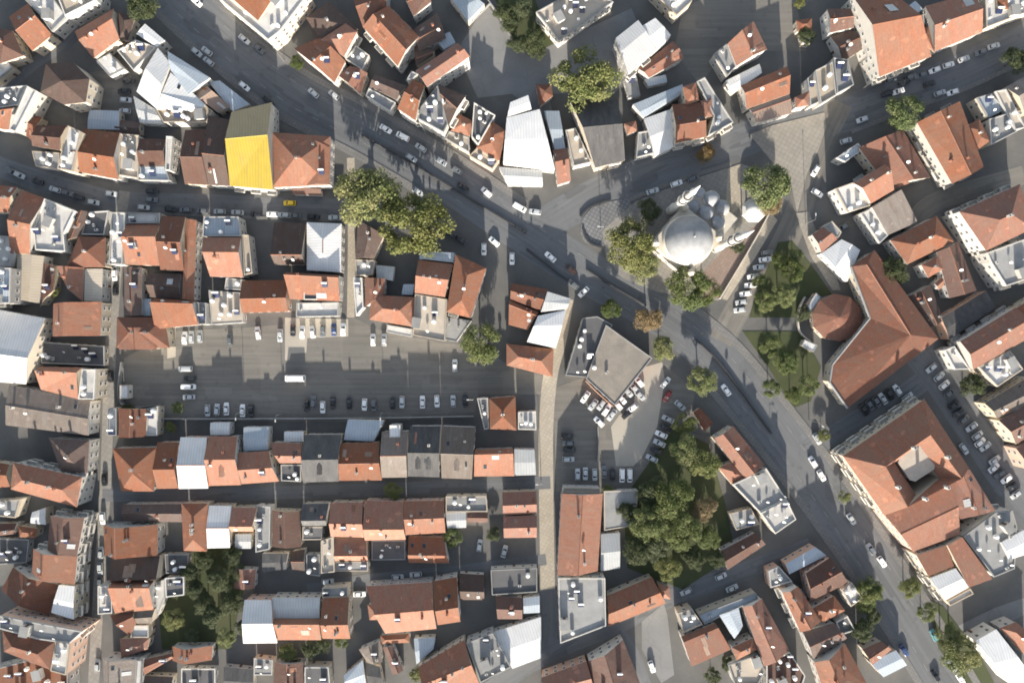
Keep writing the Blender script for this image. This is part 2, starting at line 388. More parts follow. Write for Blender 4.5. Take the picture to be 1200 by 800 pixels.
def block(root, base, h, kind, mat, r, pts, wallmat, rnd, opts):
    """one storeyed block: wall, roof and the things fixed to its roof. pts are photo-plan pixels of its eaves. Returns the free walls."""
    h = (h*(.72 if h < 9.5 else .8) if h > 3.5 else h) + rnd.uniform(-.12, .12)
    pw = [P(x, y, h) for x, y in pts]
    if area2(pw) < 0:                      # keep the order 'first edge parallel to the ridge'
        pw = [pw[1], pw[0]]+pw[:1:-1]
    n = len(pw)
    if kind in 'gm' and n == 4 and 'v' in opts: pw = pw[1:]+pw[:1]
    if kind == 'h' and n == 4:
        if (pw[0]-pw[1]).length+(pw[2]-pw[3]).length < (pw[1]-pw[2]).length+(pw[3]-pw[0]).length: pw = pw[1:]+pw[:1]
    o = lambda v: v-base                   # to the thing's own frame
    foot = [(p.x, p.y) for p in pw]
    FOOT.append((foot, h, root))
    over = .28 if kind in 'ghn' else .08
    wf = inset(foot, over)
    W = [Vector((x, y, 0)) for x, y in wf]
    wb = MB()
    top = h-.16
    ridge = None
    if kind in 'gm' and n == 4:
        wd = max(((pw[0]-pw[3]).length+(pw[1]-pw[2]).length)/2, .5)
        pitch = opts.get('p', 20.5 if kind == 'g' else 7)
        rise = min(math.tan(math.radians(pitch))*max(r, 1-r)*wd, 6.0)
        up = Vector((0,0,rise))
        A, B = lerp(pw[0], pw[3], r)+up, lerp(pw[1], pw[2], r)+up
        faces = [[pw[0], pw[1], B, A], [A, B, pw[2], pw[3]]]
        ridge = (A, B)
        wr = rise*(1-over/max(wd*max(r,1-r), .6))
        A2, B2 = lerp(W[0], W[3], r), lerp(W[1], W[2], r)
        A2.z = B2.z = top+wr
        for i, j, ap in ((0,1,None),(1,2,B2),(2,3,None),(3,0,A2)):
            a, c = W[i], W[j]
            q = [a, c, Vector((c.x,c.y,top)), Vector((a.x,a.y,top))]
            if ap is not None: q.insert(3, ap)
            wb.face([o(x) for x in q])
        zroof = lambda t, s: (lerp(lerp(pw[0],pw[1],t), lerp(A,B,t), s/r) if s < r else lerp(lerp(A,B,t), lerp(pw[3],pw[2],t), (s-r)/(1-r)))
    elif kind == 'h' and n == 4:
        l = ((pw[0]-pw[1]).length+(pw[2]-pw[3]).length)/2; wd = ((pw[0]-pw[3]).length+(pw[1]-pw[2]).length)/2
        ins = min(wd*.5/l, .46)
        rise = min(math.tan(math.radians(opts.get('p', 21)))*wd/2, 6.0); up = Vector((0,0,rise))
        A0, B0 = lerp(pw[0], pw[3], .5), lerp(pw[1], pw[2], .5)
        A, B = lerp(A0, B0, ins)+up, lerp(B0, A0, ins)+up
        faces = [[pw[0],pw[1],B,A],[pw[1],pw[2],B],[pw[2],pw[3],A,B],[pw[3],pw[0],A]]
        ridge = (A, B)
        zroof = lambda t, s: lerp(A, B, t)
    elif kind in 'hn':
        c = sum(pw, Vector())/n
        wd = min((p-c).length for p in pw)
        c = c+Vector((0,0,min(math.tan(math.radians(opts.get('p', 21)))*wd, 5)))
        faces = [[pw[i], pw[(i+1) % n], c] for i in range(n)]
        zroof = lambda t, s: c
        ridge = None
    elif kind == 's':                      # single slope, high along the first edge
        wd = (pw[0]-pw[3]).length; rise = math.tan(math.radians(opts.get('p', 8)))*wd
        up = Vector((0,0,rise))
        faces = [[pw[0]+up, pw[1]+up, pw[2], pw[3]]]
        for i, j in ((0,1),(1,2),(2,3),(3,0)):
            za, zc = top+(rise*.97 if i < 2 else 0), top+(rise*.97 if j < 2 else 0)
            wb.face([o(x) for x in (W[i], W[j], Vector((W[j].x,W[j].y,zc)), Vector((W[i].x,W[i].y,za)))])
        zroof = lambda t, s: lerp(lerp(pw[0]+up,pw[1]+up,t), lerp(pw[3],pw[2],t), s)
    else:                                  # flat with a parapet
        faces = None
        zroof = None
    if not wb.f:
        for i in range(n):
            a, c = W[i], W[(i+1) % n]
            wb.face([o(x) for x in (a, c, Vector((c.x,c.y,top)), Vector((a.x,a.y,top)))])
    wb.build('wall', [wallmat], root)
    # area and helper to put fittings on the roof
    A_ = abs(area2(foot))
    if faces:
        # skip planes that have no width
        faces = [[o(p) for p in f] for f in faces if abs(area2(f)) > .05]
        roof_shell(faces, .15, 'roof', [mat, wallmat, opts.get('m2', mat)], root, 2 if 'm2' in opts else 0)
        if ridge and kind in 'gh' and (ridge[0]-ridge[1]).length > 1:
            rb = MB(); a, c = o(ridge[0]), o(ridge[1])
            rb.tube(a-Vector((0,0,.05)), c-Vector((0,0,.05)), .17, .17, 6, 0)
            rb.build('ridge_cap', [mat if rnd.random() < .6 else 'orange'], root)
        if kind in 'gh' and mat in ('orange','brick','brown','umber','slate','taupe') and n == 4 and opts.get('c', 1) and A_ > 25:
            for k in range(rnd.choice((1,1,2,2,3)) if A_ > 60 else rnd.choice((0,1,1))):
                t = rnd.uniform(.1,.9); s = max(.08, min(.92, r+rnd.uniform(-.25,.3))) if kind == 'g' else .5
                q = zroof(t, s)
                part('chimney', rnd.choice(SH['chim']), root, o(q), rnd.uniform(-.2,.2)+math.atan2(pw[1].y-pw[0].y, pw[1].x-pw[0].x), rnd.uniform(.85,1.15))
            if rnd.random() < .35: part('satellite_dish', SH['dish'], root, o(zroof(rnd.uniform(.15,.85), min(.9, r+.1)))-Vector((0,0,.1)), rnd.uniform(-.5,.1), 1.2)
            if rnd.random() < .22 and kind == 'g' and r < .7:
                part('solar_heater', SH['solar'], root, o(zroof(rnd.uniform(.25,.75), r+(1-r)*.35)), 0, 1)
        if kind == 'g' and n == 4 and opts.get('c', 1) and A_ > 45:      # repairs in sheet metal and skylights lying on the tiles
            for k in range(rnd.choice((0,1,1,2,2))):
                lo, hi = ((.0, r) if rnd.random() < r else (r, 1.0))
                ws, wt = rnd.uniform(.12,.5)*(hi-lo), rnd.uniform(.06,.2)
                s0 = rnd.uniform(lo+.04, hi-ws-.02); t0 = rnd.uniform(.05,.94-wt)
                q = [zroof(t0,s0), zroof(t0+wt,s0), zroof(t0+wt,s0+ws), zroof(t0,s0+ws)]
                nm, mm, tk = rnd.choice((('sheet_patch','zinc',.07),('sheet_patch','sheetbrown',.07),('sheet_patch','orange',.08),('sheet_patch','umber',.08),('skylight','pane',.12)))
                if nm == 'skylight': q = [lerp(q[0],q[1],.0), lerp(q[0],q[1],min(1,1.1/max(.1,(q[0]-q[1]).length))), lerp(lerp(q[0],q[3],min(1,1.4/max(.1,(q[0]-q[3]).length))), lerp(q[1],q[2],min(1,1.4/max(.1,(q[0]-q[3]).length))), min(1,1.1/max(.1,(q[0]-q[1]).length))), lerp(q[0],q[3],min(1,1.4/max(.1,(q[0]-q[3]).length)))]
                if (q[1]-q[0]).cross(q[2]-q[0]).z < 0: q = q[::-1]
                up2 = Vector((0,0,tk)); roof_shell([[o(x)+up2 for x in q]], tk+.05, nm, [mm, 'frame'], root)
        nd = opts.get('d', 0)
        for k in range(nd):                # dormers on the second slope
            t = (k+1)/(nd+1); q = zroof(t, r+(1-r)*.62); q0 = zroof(t, r+(1-r)*.1)
            ang = math.atan2(pw[1].y-pw[0].y, pw[1].x-pw[0].x)
            db = MB(); dx, dy = Vector((math.cos(ang), math.sin(ang), 0)), Vector((-math.sin(ang), math.cos(ang), 0))
            if dy.dot(q0-q) < 0: dy = -dy
            dl = max(1.2, (q0-q).length*.8); z0, z1 = q.z-.3, q.z+1.15
            pt = lambda x, y, z: o(Vector((q.x, q.y, 0))+dx*x+dy*y+Vector((0,0,z)))
            e = .75
            db.face([pt(-e,0,z0),pt(e,0,z0),pt(e,0,z1),pt(0,0,z1+.45),pt(-e,0,z1)], 1)
            db.face([pt(e,0,z0),pt(e,dl,z0),pt(e,dl,z1),pt(e,0,z1)], 1); db.face([pt(-e,dl,z0),pt(-e,0,z0),pt(-e,0,z1),pt(-e,dl,z1)], 1)
            db.face([pt(-e-.15,-.2,z1-.05),pt(0,-.2,z1+.48),pt(0,dl,z1+.48),pt(-e-.15,dl,z1-.05)], 0)
            db.face([pt(0,-.2,z1+.48),pt(e+.15,-.2,z1-.05),pt(e+.15,dl,z1-.05),pt(0,dl,z1+.48)], 0)
            db.face([pt(-.45,-.02,z0+.55),pt(.45,-.02,z0+.55),pt(.45,-.02,z1-.05),pt(-.45,-.02,z1-.05)], 2)
            db.build('dormer', [mat, wallmat, 'pane'], root)
    else:
        rb = MB(); zb = h-.14
        rb.prism([(x-base.x, y-base.y) for x, y in wf], zb-.02, h, 0)
        rb.build('roof', [mat], root)
        ph = opts.get('ph', .55 if h > 4.2 else .15)
        outer = [(x-base.x, y-base.y) for x, y in foot]; inner = [(x-base.x, y-base.y) for x, y in inset(foot, .34)]
        pb = MB(); z0, z1 = h-.3, h+ph
        for i in range(n):
            j = (i+1) % n
            V = lambda q, z: Vector((q[0], q[1], z))
            pb.face([V(outer[i],z0),V(outer[j],z0),V(outer[j],z1),V(outer[i],z1)])
            pb.face([V(inner[j],z0),V(inner[i],z0),V(inner[i],z1),V(inner[j],z1)])
            pb.face([V(outer[i],z1),V(outer[j],z1),V(inner[j],z1),V(inner[i],z1)])
            pb.face([V(outer[j],z0),V(outer[i],z0),V(inner[i],z0),V(inner[j],z0)])
        pb.build('parapet', [opts.get('pm', rnd.choice(('parapet_stone','cgray','plaster_gray','cbeige')))], root)
        if A_ > 22 and opts.get('k', 1):
            xs, ys = [p[0] for p in foot], [p[1] for p in foot]
            safe = inset(foot, 1.1); spots = []
            want = min(9, int(A_/16)+1) if opts.get('k', 1) == 1 else opts['k']
            ang = math.atan2(pw[1].y-pw[0].y, pw[1].x-pw[0].x)
            def put(rad):
                for _ in range(14):
                    q = (rnd.uniform(min(xs), max(xs)), rnd.uniform(min(ys), max(ys)))
                    if inside(q, safe) and all((q[0]-s[0])**2+(q[1]-s[1])**2 > (rad+s[2])**2 for s in spots):
                        spots.append((q[0], q[1], rad)); return Vector((q[0]-base.x, q[1]-base.y, h-.005))
            if A_ > 90 and h > 5:
                q = put(2.6)
                if q: part('stair_hut', SH['hut'], root, q, ang)
            for k in range(want):
                nm, key, rad = rnd.choice((('water_tank','tank',.8),('air_conditioner','ac',.7),('satellite_dish','dish',.6),('solar_heater','solar',1.4),('water_tank','tank',.8)))
                q = put(rad)
                if q: part(nm, SH[key], root, q, 0 if key == 'solar' else (rnd.uniform(-.5,.1) if key == 'dish' else ang+rnd.choice((0,math.pi/2))), rnd.uniform(.9,1.2))
    return [(W[i], W[(i+1) % n], h, root, base) for i in range(n)]
FREE = []
def fit_walls():
    """windows, doors and balconies on the walls that nothing abuts and that the photograph could see"""
    rnd = random.Random(5); boxes = []
    for f, h, root in FOOT:
        xs, ys = [p[0] for p in f], [p[1] for p in f]; boxes.append((min(xs), max(xs), min(ys), max(ys), f, h))
    def blocked(x, y, z):
        for x0, x1, y0, y1, f, h in boxes:
            if h > z and x0 <= x <= x1 and y0 <= y <= y1 and inside((x, y), f): return True
        return False
    doors, total = set(), {}
    for a, c, h, root, base in FREE:
        d = (c-a); ln = d.length
        if ln < 2.4: continue
        d.normalize(); nrm = Vector((d.y, -d.x, 0)); mid = (a+c)/2
        if nrm.dot(mid) > .45*mid.length: continue
        rz = math.atan2(d.y, d.x)
        cnt = max(1, int((ln-.6)/2.7)); step = ln/cnt
        blk = h >= 7 and ln > 5.5 and rnd.random() < .6
        st = 0
        while 1.0+2.8*st+1.5 < h:
            z = 1.0+2.8*st
            for i in range(cnt):
                q = a+d*(step*(i+.5))
                if blocked(q.x+nrm.x*.9, q.y+nrm.y*.9, z+.8): continue
                if total.get(root.name, 0) >= 60: break
                if st == 0 and root.name not in doors and i == cnt//2:
                    doors.add(root.name); part('door', SH['door'], root, q-base, rz); continue
                total[root.name] = total.get(root.name, 0)+1
                part('window', SH['window'], root, q-base+Vector((0,0,z)), rz)
                if blk and st >= 1 and i % 2 == 0:
                    part('balcony', SH['balcony'], root, q-base+Vector((0,0,z-1.0)), rz)
            st += 1
# one line per building: description # tile height kind roof options: eaves outline | next block
# (points are read off the photo plan in 300x200-pixel tiles a1..d4, four units to a pixel)
HOUSES = '''
=in the north-west corner;x
apartment house with L-shaped white terrace and low brick roof#a1 9 f cwhite: 90,-30 235,-30 315,78 245,150 190,75|a1 10 f cbeige: 260,-45 460,-45 452,5 308,78
orange gabled house with brown north slope beside the white terrace#a1 8 g orange r.5: 42,80 132,15 245,165 152,240
brown hipped house at the picture edge#a1 8 h brown: -70,120 60,145 112,262 0,300
small white-walled house with a flat roof#a1 6 f cwhite: -50,265 0,250 62,318 -20,385
orange gabled house at the mouth of the shaded alley#a1 7 g orange r.42: 350,148 532,42 560,185 440,275
small brown house squeezed beside the tall tree#a1 6 h umber: 550,50 632,88 600,192 556,182
little white flat-roofed annex house#a1 5 f cwhite: 448,285 515,250 585,325 515,360
old dark house with a many-sided hipped roof#a1 11 n umber: 215,300 340,290 420,370 402,480 300,492 188,432
gray cluttered terrace house with orange lean-to and white wall#a1 9 f cgray: -40,420 130,402 90,495 -40,515|a1 8 g orange r.2: -40,517 88,497 42,610 -40,600|a1 10 f cwhite k0: 132,405 175,428 78,620 47,608
big factory with bright white sheet roof and gray east bay#a1 9 m white r.5 p9: 740,225 800,300 735,512 640,430 w=plaster_white|a1 9 m bluegray r.45: 785,240 985,365 885,445 800,330|a1 8.8 g white r.6 p8: 800,340 962,490 950,520 735,512|a1 8 m white r.5: 680,112 772,190 735,222 640,160|a1 7 f cbeige: 552,240 640,190 735,224 630,335|a1 7 f cbeige k1: 735,516 960,492 1000,522 972,575 768,575|a1 6 m zinc r.5: 625,450 728,512 765,580 655,575
small brown lean-to house against the factory#a1 6 g sheetbrown r.4: 905,440 960,395 1080,500 1022,530
blue-gray sheet shed along the boulevard#a1 5 m bluegray r.5: 978,385 1030,378 1172,490 1090,522
=north of the west street;x
brown gabled house with terracotta clutter#a1 7 g brown r.55: 172,588 312,590 282,705 150,682
low gray flat roof below the brown gable#a1 5 f cgray: 150,708 278,716 276,795 168,780
terracotta shed with broken roof#a1 5 g brick r.4: 100,522 198,552 160,672 108,622
tall narrow white flat-roofed block#a1 12 f cwhite: 322,590 386,620 342,805 272,792
gray-blue sheet roof behind the brown house#a1 5 m bluegray r.5: 420,515 560,520 560,608 410,605
large house with brown north slope and orange south slope#a1 9 g orange r.58: 390,605 562,622 556,842 340,802
narrow beige terrace house full of clutter#a1 8 f cbeige: 566,628 655,636 652,838 558,822
small umber lean-to in the yard#a1 4 g umber r.6: 542,562 660,572 658,630 545,625
brown gabled house with gray-blue flat front#a1 8 g brown r.5: 655,650 778,652 774,775 650,778|a1 7 f bluegray k2: 650,782 775,780 800,848 646,845|a1 9 f cwhite k0: 782,640 812,642 800,800 778,800
brown gabled house with narrow orange strip#a1 8 g brown r.55: 868,610 962,606 976,868 866,862
umber gabled house against the yellow roof#a1 9 g umber r.6: 976,542 1082,562 1078,872 978,868
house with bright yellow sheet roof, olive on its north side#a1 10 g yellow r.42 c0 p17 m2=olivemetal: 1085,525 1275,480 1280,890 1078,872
orange cross-roofed house with white front walls#a2 9 h orange: 75,620 350,640 346,868 75,880|a2 9.4 g orange v r.5: 250,650 345,690 346,866 240,870|b2 5 f cwhite: 105,10 250,12 248,52 110,45|b2 4 g brown r.4 c0: 168,60 302,68 310,118 172,112
=north of the boulevard;x
corner house with orange roof over white parapet terrace#a2 11 f cwhite: -200,-30 60,190 112,150 250,-30|a2 12.5 g orange r.35: -150,-30 40,-30 75,0 10,98
dark brown hipped house behind the corner roofs#a2 8 h umber: 232,82 345,8 478,138 312,205
orange house of crossing gables with white gable wall#a2 9 g orange r.5: 176,228 300,178 420,288 368,388|a2 9.5 h orange: 305,185 420,110 475,150 412,268
gray flat roof between two orange houses#a2 6 f cgray: 470,215 532,262 500,332 420,280
orange-brown gabled house with worn tiles#a2 7 g brick r.5: 385,355 440,310 522,342 490,442
reddish house at the top edge with lit gable#a2 9 g brick r.5: 442,-45 620,-45 612,40 502,130
long house split orange to the south-west and dark behind#a2 10 g orange v r.45: 500,126 622,28 765,172 664,312
brown house with small gray sheet annex#a2 8 g umber r.6: 742,135 850,62 892,180 762,242|a2 6 m bluegray r.5: 832,182 908,150 935,200 880,232
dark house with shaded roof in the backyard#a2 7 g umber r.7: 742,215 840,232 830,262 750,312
long brown-roofed house with tall white south-east wall#a2 13 g brick r.55: 748,332 945,202 1002,266 802,408 w=plaster_white
orange narrow house with white cluttered top#a2 12 g orange v r.5: 662,510 736,372 792,402 747,566|a2 12.3 f cwhite k3: 705,380 730,335 760,350 738,370
dark brown gabled house with gray flat front#a2 8 g umber r.5: 558,350 704,402 660,470 532,408|a2 7 f cgray: 530,414 655,482 630,525 515,452
tall house with gray cluttered terrace and white parapets#a2 12 f cgray: 772,505 852,402 900,580 880,622 760,558|a2 12.5 g umber r.5: 860,398 985,448 905,588 872,500
small orange hipped house with beige front terrace#a2 7 h orange: 948,532 1025,572 1002,640 912,612|a2 6 f cbeige: 905,616 1000,645 1000,716 888,652
dark gray flat roof between the orange houses#a2 9 f cdark: 1022,482 1122,542 1042,682 1010,642
orange hipped corner house with beige front#a2 8 h orange: 1102,565 1170,612 1142,755 1032,692|a2 6 f cbeige: 1035,695 1135,755 1108,795 1000,732
big hall with brilliant white sheet roof#a2 9 m white r.5 p4: 1175,552 1330,512 1402,795 1158,765|a2 9 m white r.5 p4: 1192,480 1276,446 1292,512 1178,548|b3 5 m zinc r.5: -62,-18 140,-2 145,68 -20,65
brown-roofed house with white side at the top edge#a2 9 g brown r.5: 682,-45 800,-45 822,10 738,78 w=plaster_white
gray-blue sheet shed beside the concrete yard#a2 6 m bluegray r.5: 905,-15 1010,-22 1072,20 992,100
=north-west of the mosque;x
beige flat-roofed block with white parapet#a3 9 f cbeige: 112,60 330,-62 475,12 220,190
white sheet-roofed hall with brick lean-to#a3 11 m white r.4 p5: 485,180 592,95 680,230 545,345|a3 11 m white r.5 p5: 598,130 672,85 745,165 682,228|a3 7 g brick r.5: 590,322 755,192 806,272 642,366
large black and gray gabled hall#a3 9 g slate r.46 c0: 270,470 490,470 530,752 390,788|a3 8 f cwhite k0: 450,706 500,702 510,768 455,778 
narrow beige terrace along the black hall#a3 6 f cbeige: 250,612 298,602 372,762 288,782|a3 5 h brick c0: 110,396 186,396 192,450 130,500
thin blue-gray strip roof beside the white hall#a3 6 m bluegray r.5: 150,520 222,520 250,700 200,700
small red-brown roof at the street bend#a3 6 g brick r.4: 190,702 256,692 276,848 212,868
wide gray sheet roof with white lower half#a3 7 m bluegray r.6: 566,490 800,395 800,440 618,552|a3 7 m white r.5: 620,556 745,512 756,690 670,732
gray yard sheds in shade behind the red-brown house#a3 4 f cgray k2: 525,370 582,352 602,450 545,462|a3 4 m bluegray r.5: 620,372 720,350 728,385 640,405
gray cluttered flat with tiny orange hut#a3 6 f cgray: 590,622 650,612 662,720 580,742|a3 5 h orange c0: 525,580 580,566 590,612 540,632
red-brown house of three roofs with white parapet terrace#a3 11 g brick r.6: 750,490 880,480 912,642 766,672|a3 11.6 h orange: 800,406 860,386 878,472 816,490|a3 11 h brick: 884,472 936,462 940,545 905,552|a3 10.6 f cgray k3: 866,384 902,364 1036,576 916,640 944,545
=above the upper road;x
orange house with white ridge lines above a white ground wall#a3 10 g orange v r.5: 1010,206 1132,100 1196,232 1052,312|a3 9 f cgray k3: 945,255 1005,208 1048,316 1008,358|a3 6 m white r.5: 1000,380 1160,300 1172,342 1042,432
orange gable above a brown corrugated roof#a3 8 g orange r.4: 1072,402 1290,312 1302,440 1100,512|a3 7 g sheetbrown r.3 p8 c0: 1112,512 1300,440 1312,532 1146,578
small orange hut roof by the dirt yard#a4 5 h orange: 130,96 206,86 206,142 140,146|a4 4 f cgray k0: 150,152 200,150 196,210 160,205
big house with umber north slope and orange south slope#a4 11 g orange r.45: 392,-22 600,-22 766,265 522,362 w=plaster_white|a4 9 g brown r.5: 276,42 388,42 402,130 290,156
dark brown low roof beside the white gable wall#a4 6 g umber r.5: 290,170 402,140 442,232 350,292
beige terrace block with orange hip and gray clutter#a4 9 f cbeige k2: 220,332 300,292 318,448 245,490|a4 8.6 f cgray k5: 304,272 372,282 400,400 322,440|a4 8.4 h orange: 125,456 195,426 190,495 130,506|a4 7 f cbeige: 182,370 215,345 240,480 197,500
orange row house with dark north slope and white parapet#a4 8 g orange r.5: 736,30 960,-32 1006,150 782,242
orange hipped little house next to the big gable#a4 7 h orange: 698,150 752,122 782,250 738,206|a4 6 f cbeige k1: 680,92 726,70 730,118 700,135
gray-blue sheet roof behind the orange row#a4 6 m bluegray r.5: 630,50 690,5 726,46 660,86
white terrace with orange hut and rooftop clutter#a4 9 f cwhite k9: 1012,-35 1265,-60 1262,42 1020,132|a4 9.8 h orange: 1070,-25 1126,-25 1126,46 1078,40
white-parapet block at the top edge#a3 9 f cwhite: 650,-45 852,-45 842,10 770,76
=in the east block;y
long house with orange west slope and brown east slope#a4 10 g orange v r.42: 698,575 900,475 1012,782 862,862 w=plaster_white
orange hipped wing behind the long house#a4 9 h orange: 926,596 990,556 1042,660 972,712
gray flat roof with white box skylights#a4 9 f cgray k4: 1032,560 1132,530 1162,620 1042,682|a4 8 f bluegray k2: 976,460 1040,440 1112,512 1030,556
narrow beige terrace strip#a4 9 f cbeige k3: 1062,430 1112,420 1202,600 1152,612
gray-brown roof at the right edge by the upper road#a4 8 g taupe r.4: 1112,410 1210,355 1290,490 1206,545
red-brown house with a pale pink ridge line#a4 9 g brick v r.5: 425,692 632,608 762,832 562,872
gray-blue flat house at the plaza corner#a4 7 f bluegray k3: 318,742 420,672 442,702 360,762
orange house with striped white balconies#b4 10 g orange r.3: 402,60 548,-32 592,90 482,155|b4 9 f cwhite k2: 312,86 400,55 478,165 370,196
small brick hip between the orange roofs#b4 8 h brick: 560,0 640,-22 662,60 602,82
gray-brown single-slope roof with white balcony strip#b4 9 s taupe p6: 478,175 616,92 702,240 562,302|b4 8 f cwhite k3: 430,202 476,180 560,304 520,342
hipped brick house with tall white windowed side#b4 13 h brick: 895,192 1182,62 1242,270 1022,376 w=plaster_white
gray flat roof with two octagonal white skylights#b4 11 f cgray k3: 1022,386 1205,320 1242,500 1112,542 1042,432
cross-hipped orange house above the dark yard#b4 9 h orange: 572,326 790,212 872,332 652,440|b4 8 h orange: 718,442 792,402 822,462 750,502
brown house joined to the cross-hipped one#b4 8 g brown v r.45: 790,382 890,332 978,562 850,598|b4 6 g orange r.4 c0: 780,530 840,470 872,500 800,560
dull brown shed with a ridged roof#b4 6 g umber v r.5: 652,592 762,532 822,702 742,742
dark gray sheet-roofed hall#b4 7 m slate r.5: 812,690 1022,562 1062,642 850,792
brown-orange house with white roof terraces#b4 10 g brick r.45: 900,800 1160,640 1262,762 962,932|c4 8 f cwhite k3: 822,42 870,22 942,130 872,132
orange house at the right edge beyond the gray hall#b4 9 g orange r.5: 1132,662 1300,562 1332,662 1182,732
bright white flat roof beside the car rows#c4 9 f cwhite: 982,120 1130,42 1192,130 1072,212
gray-brown cluttered roof with white front#c4 9 g taupe r.5: 1016,290 1230,160 1292,270 1072,362
brown roof with a white box terrace#c4 9 g brown r.45: 1082,370 1262,270 1332,402 1162,482
brown roof at the right edge below the box terrace#c4 9 g brick r.5: 1162,500 1332,410 1402,520 1212,602
=by the upper long alley;y
orange gabled house at the left edge by the street#b1 8 g orange r.45: -60,60 82,78 42,196 -60,192
house with umber front slope and orange rear slope#b1 8 g orange r.5: 95,90 215,130 140,390 48,388
white-roofed house with gray sheet patch and soiled terrace#b1 9 f cwhite k6: 212,132 356,190 302,300 310,380 170,372 160,270
thin brown gable beside the white roof#b1 7 g umber v r.5: 358,186 420,192 376,310 302,332
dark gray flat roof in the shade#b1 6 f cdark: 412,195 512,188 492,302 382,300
brown hipped house with an orange south-east face#b1 8 h brick: 370,308 496,312 492,452 308,452
beige corrugated roof with white east edge#b1 7 m beigemetal v r.6: 80,386 206,400 184,622 75,602
small brown roof beside a lone bush#b1 6 g brown v r.5: 190,420 260,450 250,562 186,640
orange house with beige sheet half#b1 8 g orange v r.4: 265,446 394,455 388,612 300,520|b1 7.6 m beigemetal v r.5: 397,460 482,460 476,614 394,610
wide orange house with brown west slope#b1 9 g orange v r.36: 250,622 478,614 470,774 246,776
white flat house at the left edge#b1 8 f cwhite: -70,300 62,310 76,388 55,450 -70,448
blue-white flat-roofed block with roof units#b1 13 f bluegray k6: -70,455 55,456 50,622 -70,620
warehouse with gray-blue north slope and white south slope#b1 9 g white r.6 p12 c0: -70,640 212,692 122,1000 -70,985
=north of the big car park;x
long white flat strip building along the alley#b1 8 f cwhite k1: 526,196 595,196 576,440 513,440
house with white front terrace, umber and orange slopes#b1 8 g orange r.34: 595,252 752,250 748,445 588,440|b1 7.6 f cwhite k2: 596,196 756,200 752,248 596,248
umber and orange gabled house with white roof boxes#b1 8 g brick r.5: 760,212 870,216 862,470 752,466
narrow orange strip roof running north to south#b1 8 g orange v r.4: 872,226 922,232 910,610 852,602
umber roofs round a small courtyard#b1 6 g umber v r.5: 582,452 665,452 665,680 582,680|b1 6 g umber r.5: 690,482 848,482 848,602 700,592|b1 4 m bluegray r.5: 668,600 708,600 706,680 668,680
broad orange slope with white flat east end#b1 8 g orange r.14: 722,598 918,610 930,722 726,742|b1 7 f cgray k2: 918,616 970,620 970,720 932,722
orange house with a front gable facing the car park#b1 7 h brick: 548,686 770,686 796,830 545,830|b1 7.4 g orange v r.5 c0 d0: 572,735 708,735 735,838 556,838
gray terrace house with umber and orange slopes#b1 9 g orange r.4: 952,312 1130,312 1140,500 985,496|b1 8.4 f bluegray k4: 958,216 1120,216 1132,308 952,308|b1 7 f cbeige k2: 1135,300 1168,302 1186,480 1146,490
ruined gray-beige shell#b1 5 f cbeige k8: 978,560 1142,572 1140,712 992,722|b1 5 f cgray k2: 1060,502 1150,512 1144,560 1052,556
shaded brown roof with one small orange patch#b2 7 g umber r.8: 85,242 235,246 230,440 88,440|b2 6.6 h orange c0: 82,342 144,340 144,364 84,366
white hipped sheet roof by the sunlit passage#b2 8 h white c0 p16: 238,242 402,248 398,476 238,466
orange house with dark square roof opening and white terrace#b2 8 g orange r.12: 140,476 396,490 392,612 160,602|b2 6 f cwhite k2: 192,620 390,616 386,682 190,686|b2 8.9 f cdark ph.3 k0: 225,545 288,545 288,605 225,605
orange row house with brown north slope beside the ruin#b2 7 g orange r.58: -66,515 150,512 150,660 -66,666
=between car park and boulevard;x
dark brown gabled house near the two great trees#b2 7 g umber v r.5: 478,230 600,302 552,412 466,408|b2 6 f cgray k2: 466,416 560,420 546,488 470,494
gray shed roof in the shaded garden#b2 4 m zinc r.5: 562,442 650,450 640,516 566,502
orange hipped house with white curved front wall#b2 8 h orange: 540,582 746,592 736,732 530,698|b2 7 g brick v r.5: 510,502 606,506 602,576 512,640|b2 6 f cwhite k2: 456,502 500,502 505,640 470,682|b2 4 f cwhite k0: 616,722 734,742 730,780 610,756
small gray-blue sheet roof beside the orange hip#b2 5 m bluegray r.5: 692,532 742,532 736,582 682,580
house with gray sheet front, umber and orange slopes#b2 9 g orange r.5: 760,418 924,438 886,592 744,572|b2 8.4 m bluegray r.5: 772,378 930,384 924,430 764,412
tall orange hipped house with white street wall#b2 11 h orange: 936,392 1080,456 1006,690 892,662 w=plaster_white
beige terraced block with white roof deck#b2 8 f cbeige k4: 746,578 896,602 886,800 736,772|b2 5 f cgray k3: 890,684 1010,702 940,802 886,792
red-brown and cream roofed house#b3 8 g brick r.5: -5,526 166,556 132,655 -8,602|b3 7 g orange r.2 p10: -14,604 124,662 75,746 -16,722
white sheet-roofed house with gray top end#b3 9 m white r.4 p6: 122,680 255,652 206,832 70,802|b3 9 m zinc r.5 p6: 166,566 276,600 258,648 135,662
low orange hipped house at the lane head#c3 6 h orange: -26,10 196,36 190,166 -26,112
dark glass-railed terrace block#b3 5 f cdark k6: 332,690 400,682 472,722 345,968 250,960
wide dull beige flat roof above the small car park#c3 6 f cdirty k2 ph.25: 440,-78 658,78 482,300 346,176 w=brickred
=west of the long alley;y
orange house with white windowed east front#c1 9 g orange r.15: 188,118 386,122 366,270 192,226|c1 9.5 f cwhite k2: 388,130 452,130 444,272 370,270
broad gray-brown low roof#c1 9 g taupe r.5 p9: 44,202 424,280 416,440 26,392 w=plaster_white
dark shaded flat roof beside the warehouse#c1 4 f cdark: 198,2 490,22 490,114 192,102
umber hipped house with white alley front#c1 9 h umber: 230,452 420,462 410,616 286,612 w=plaster_white
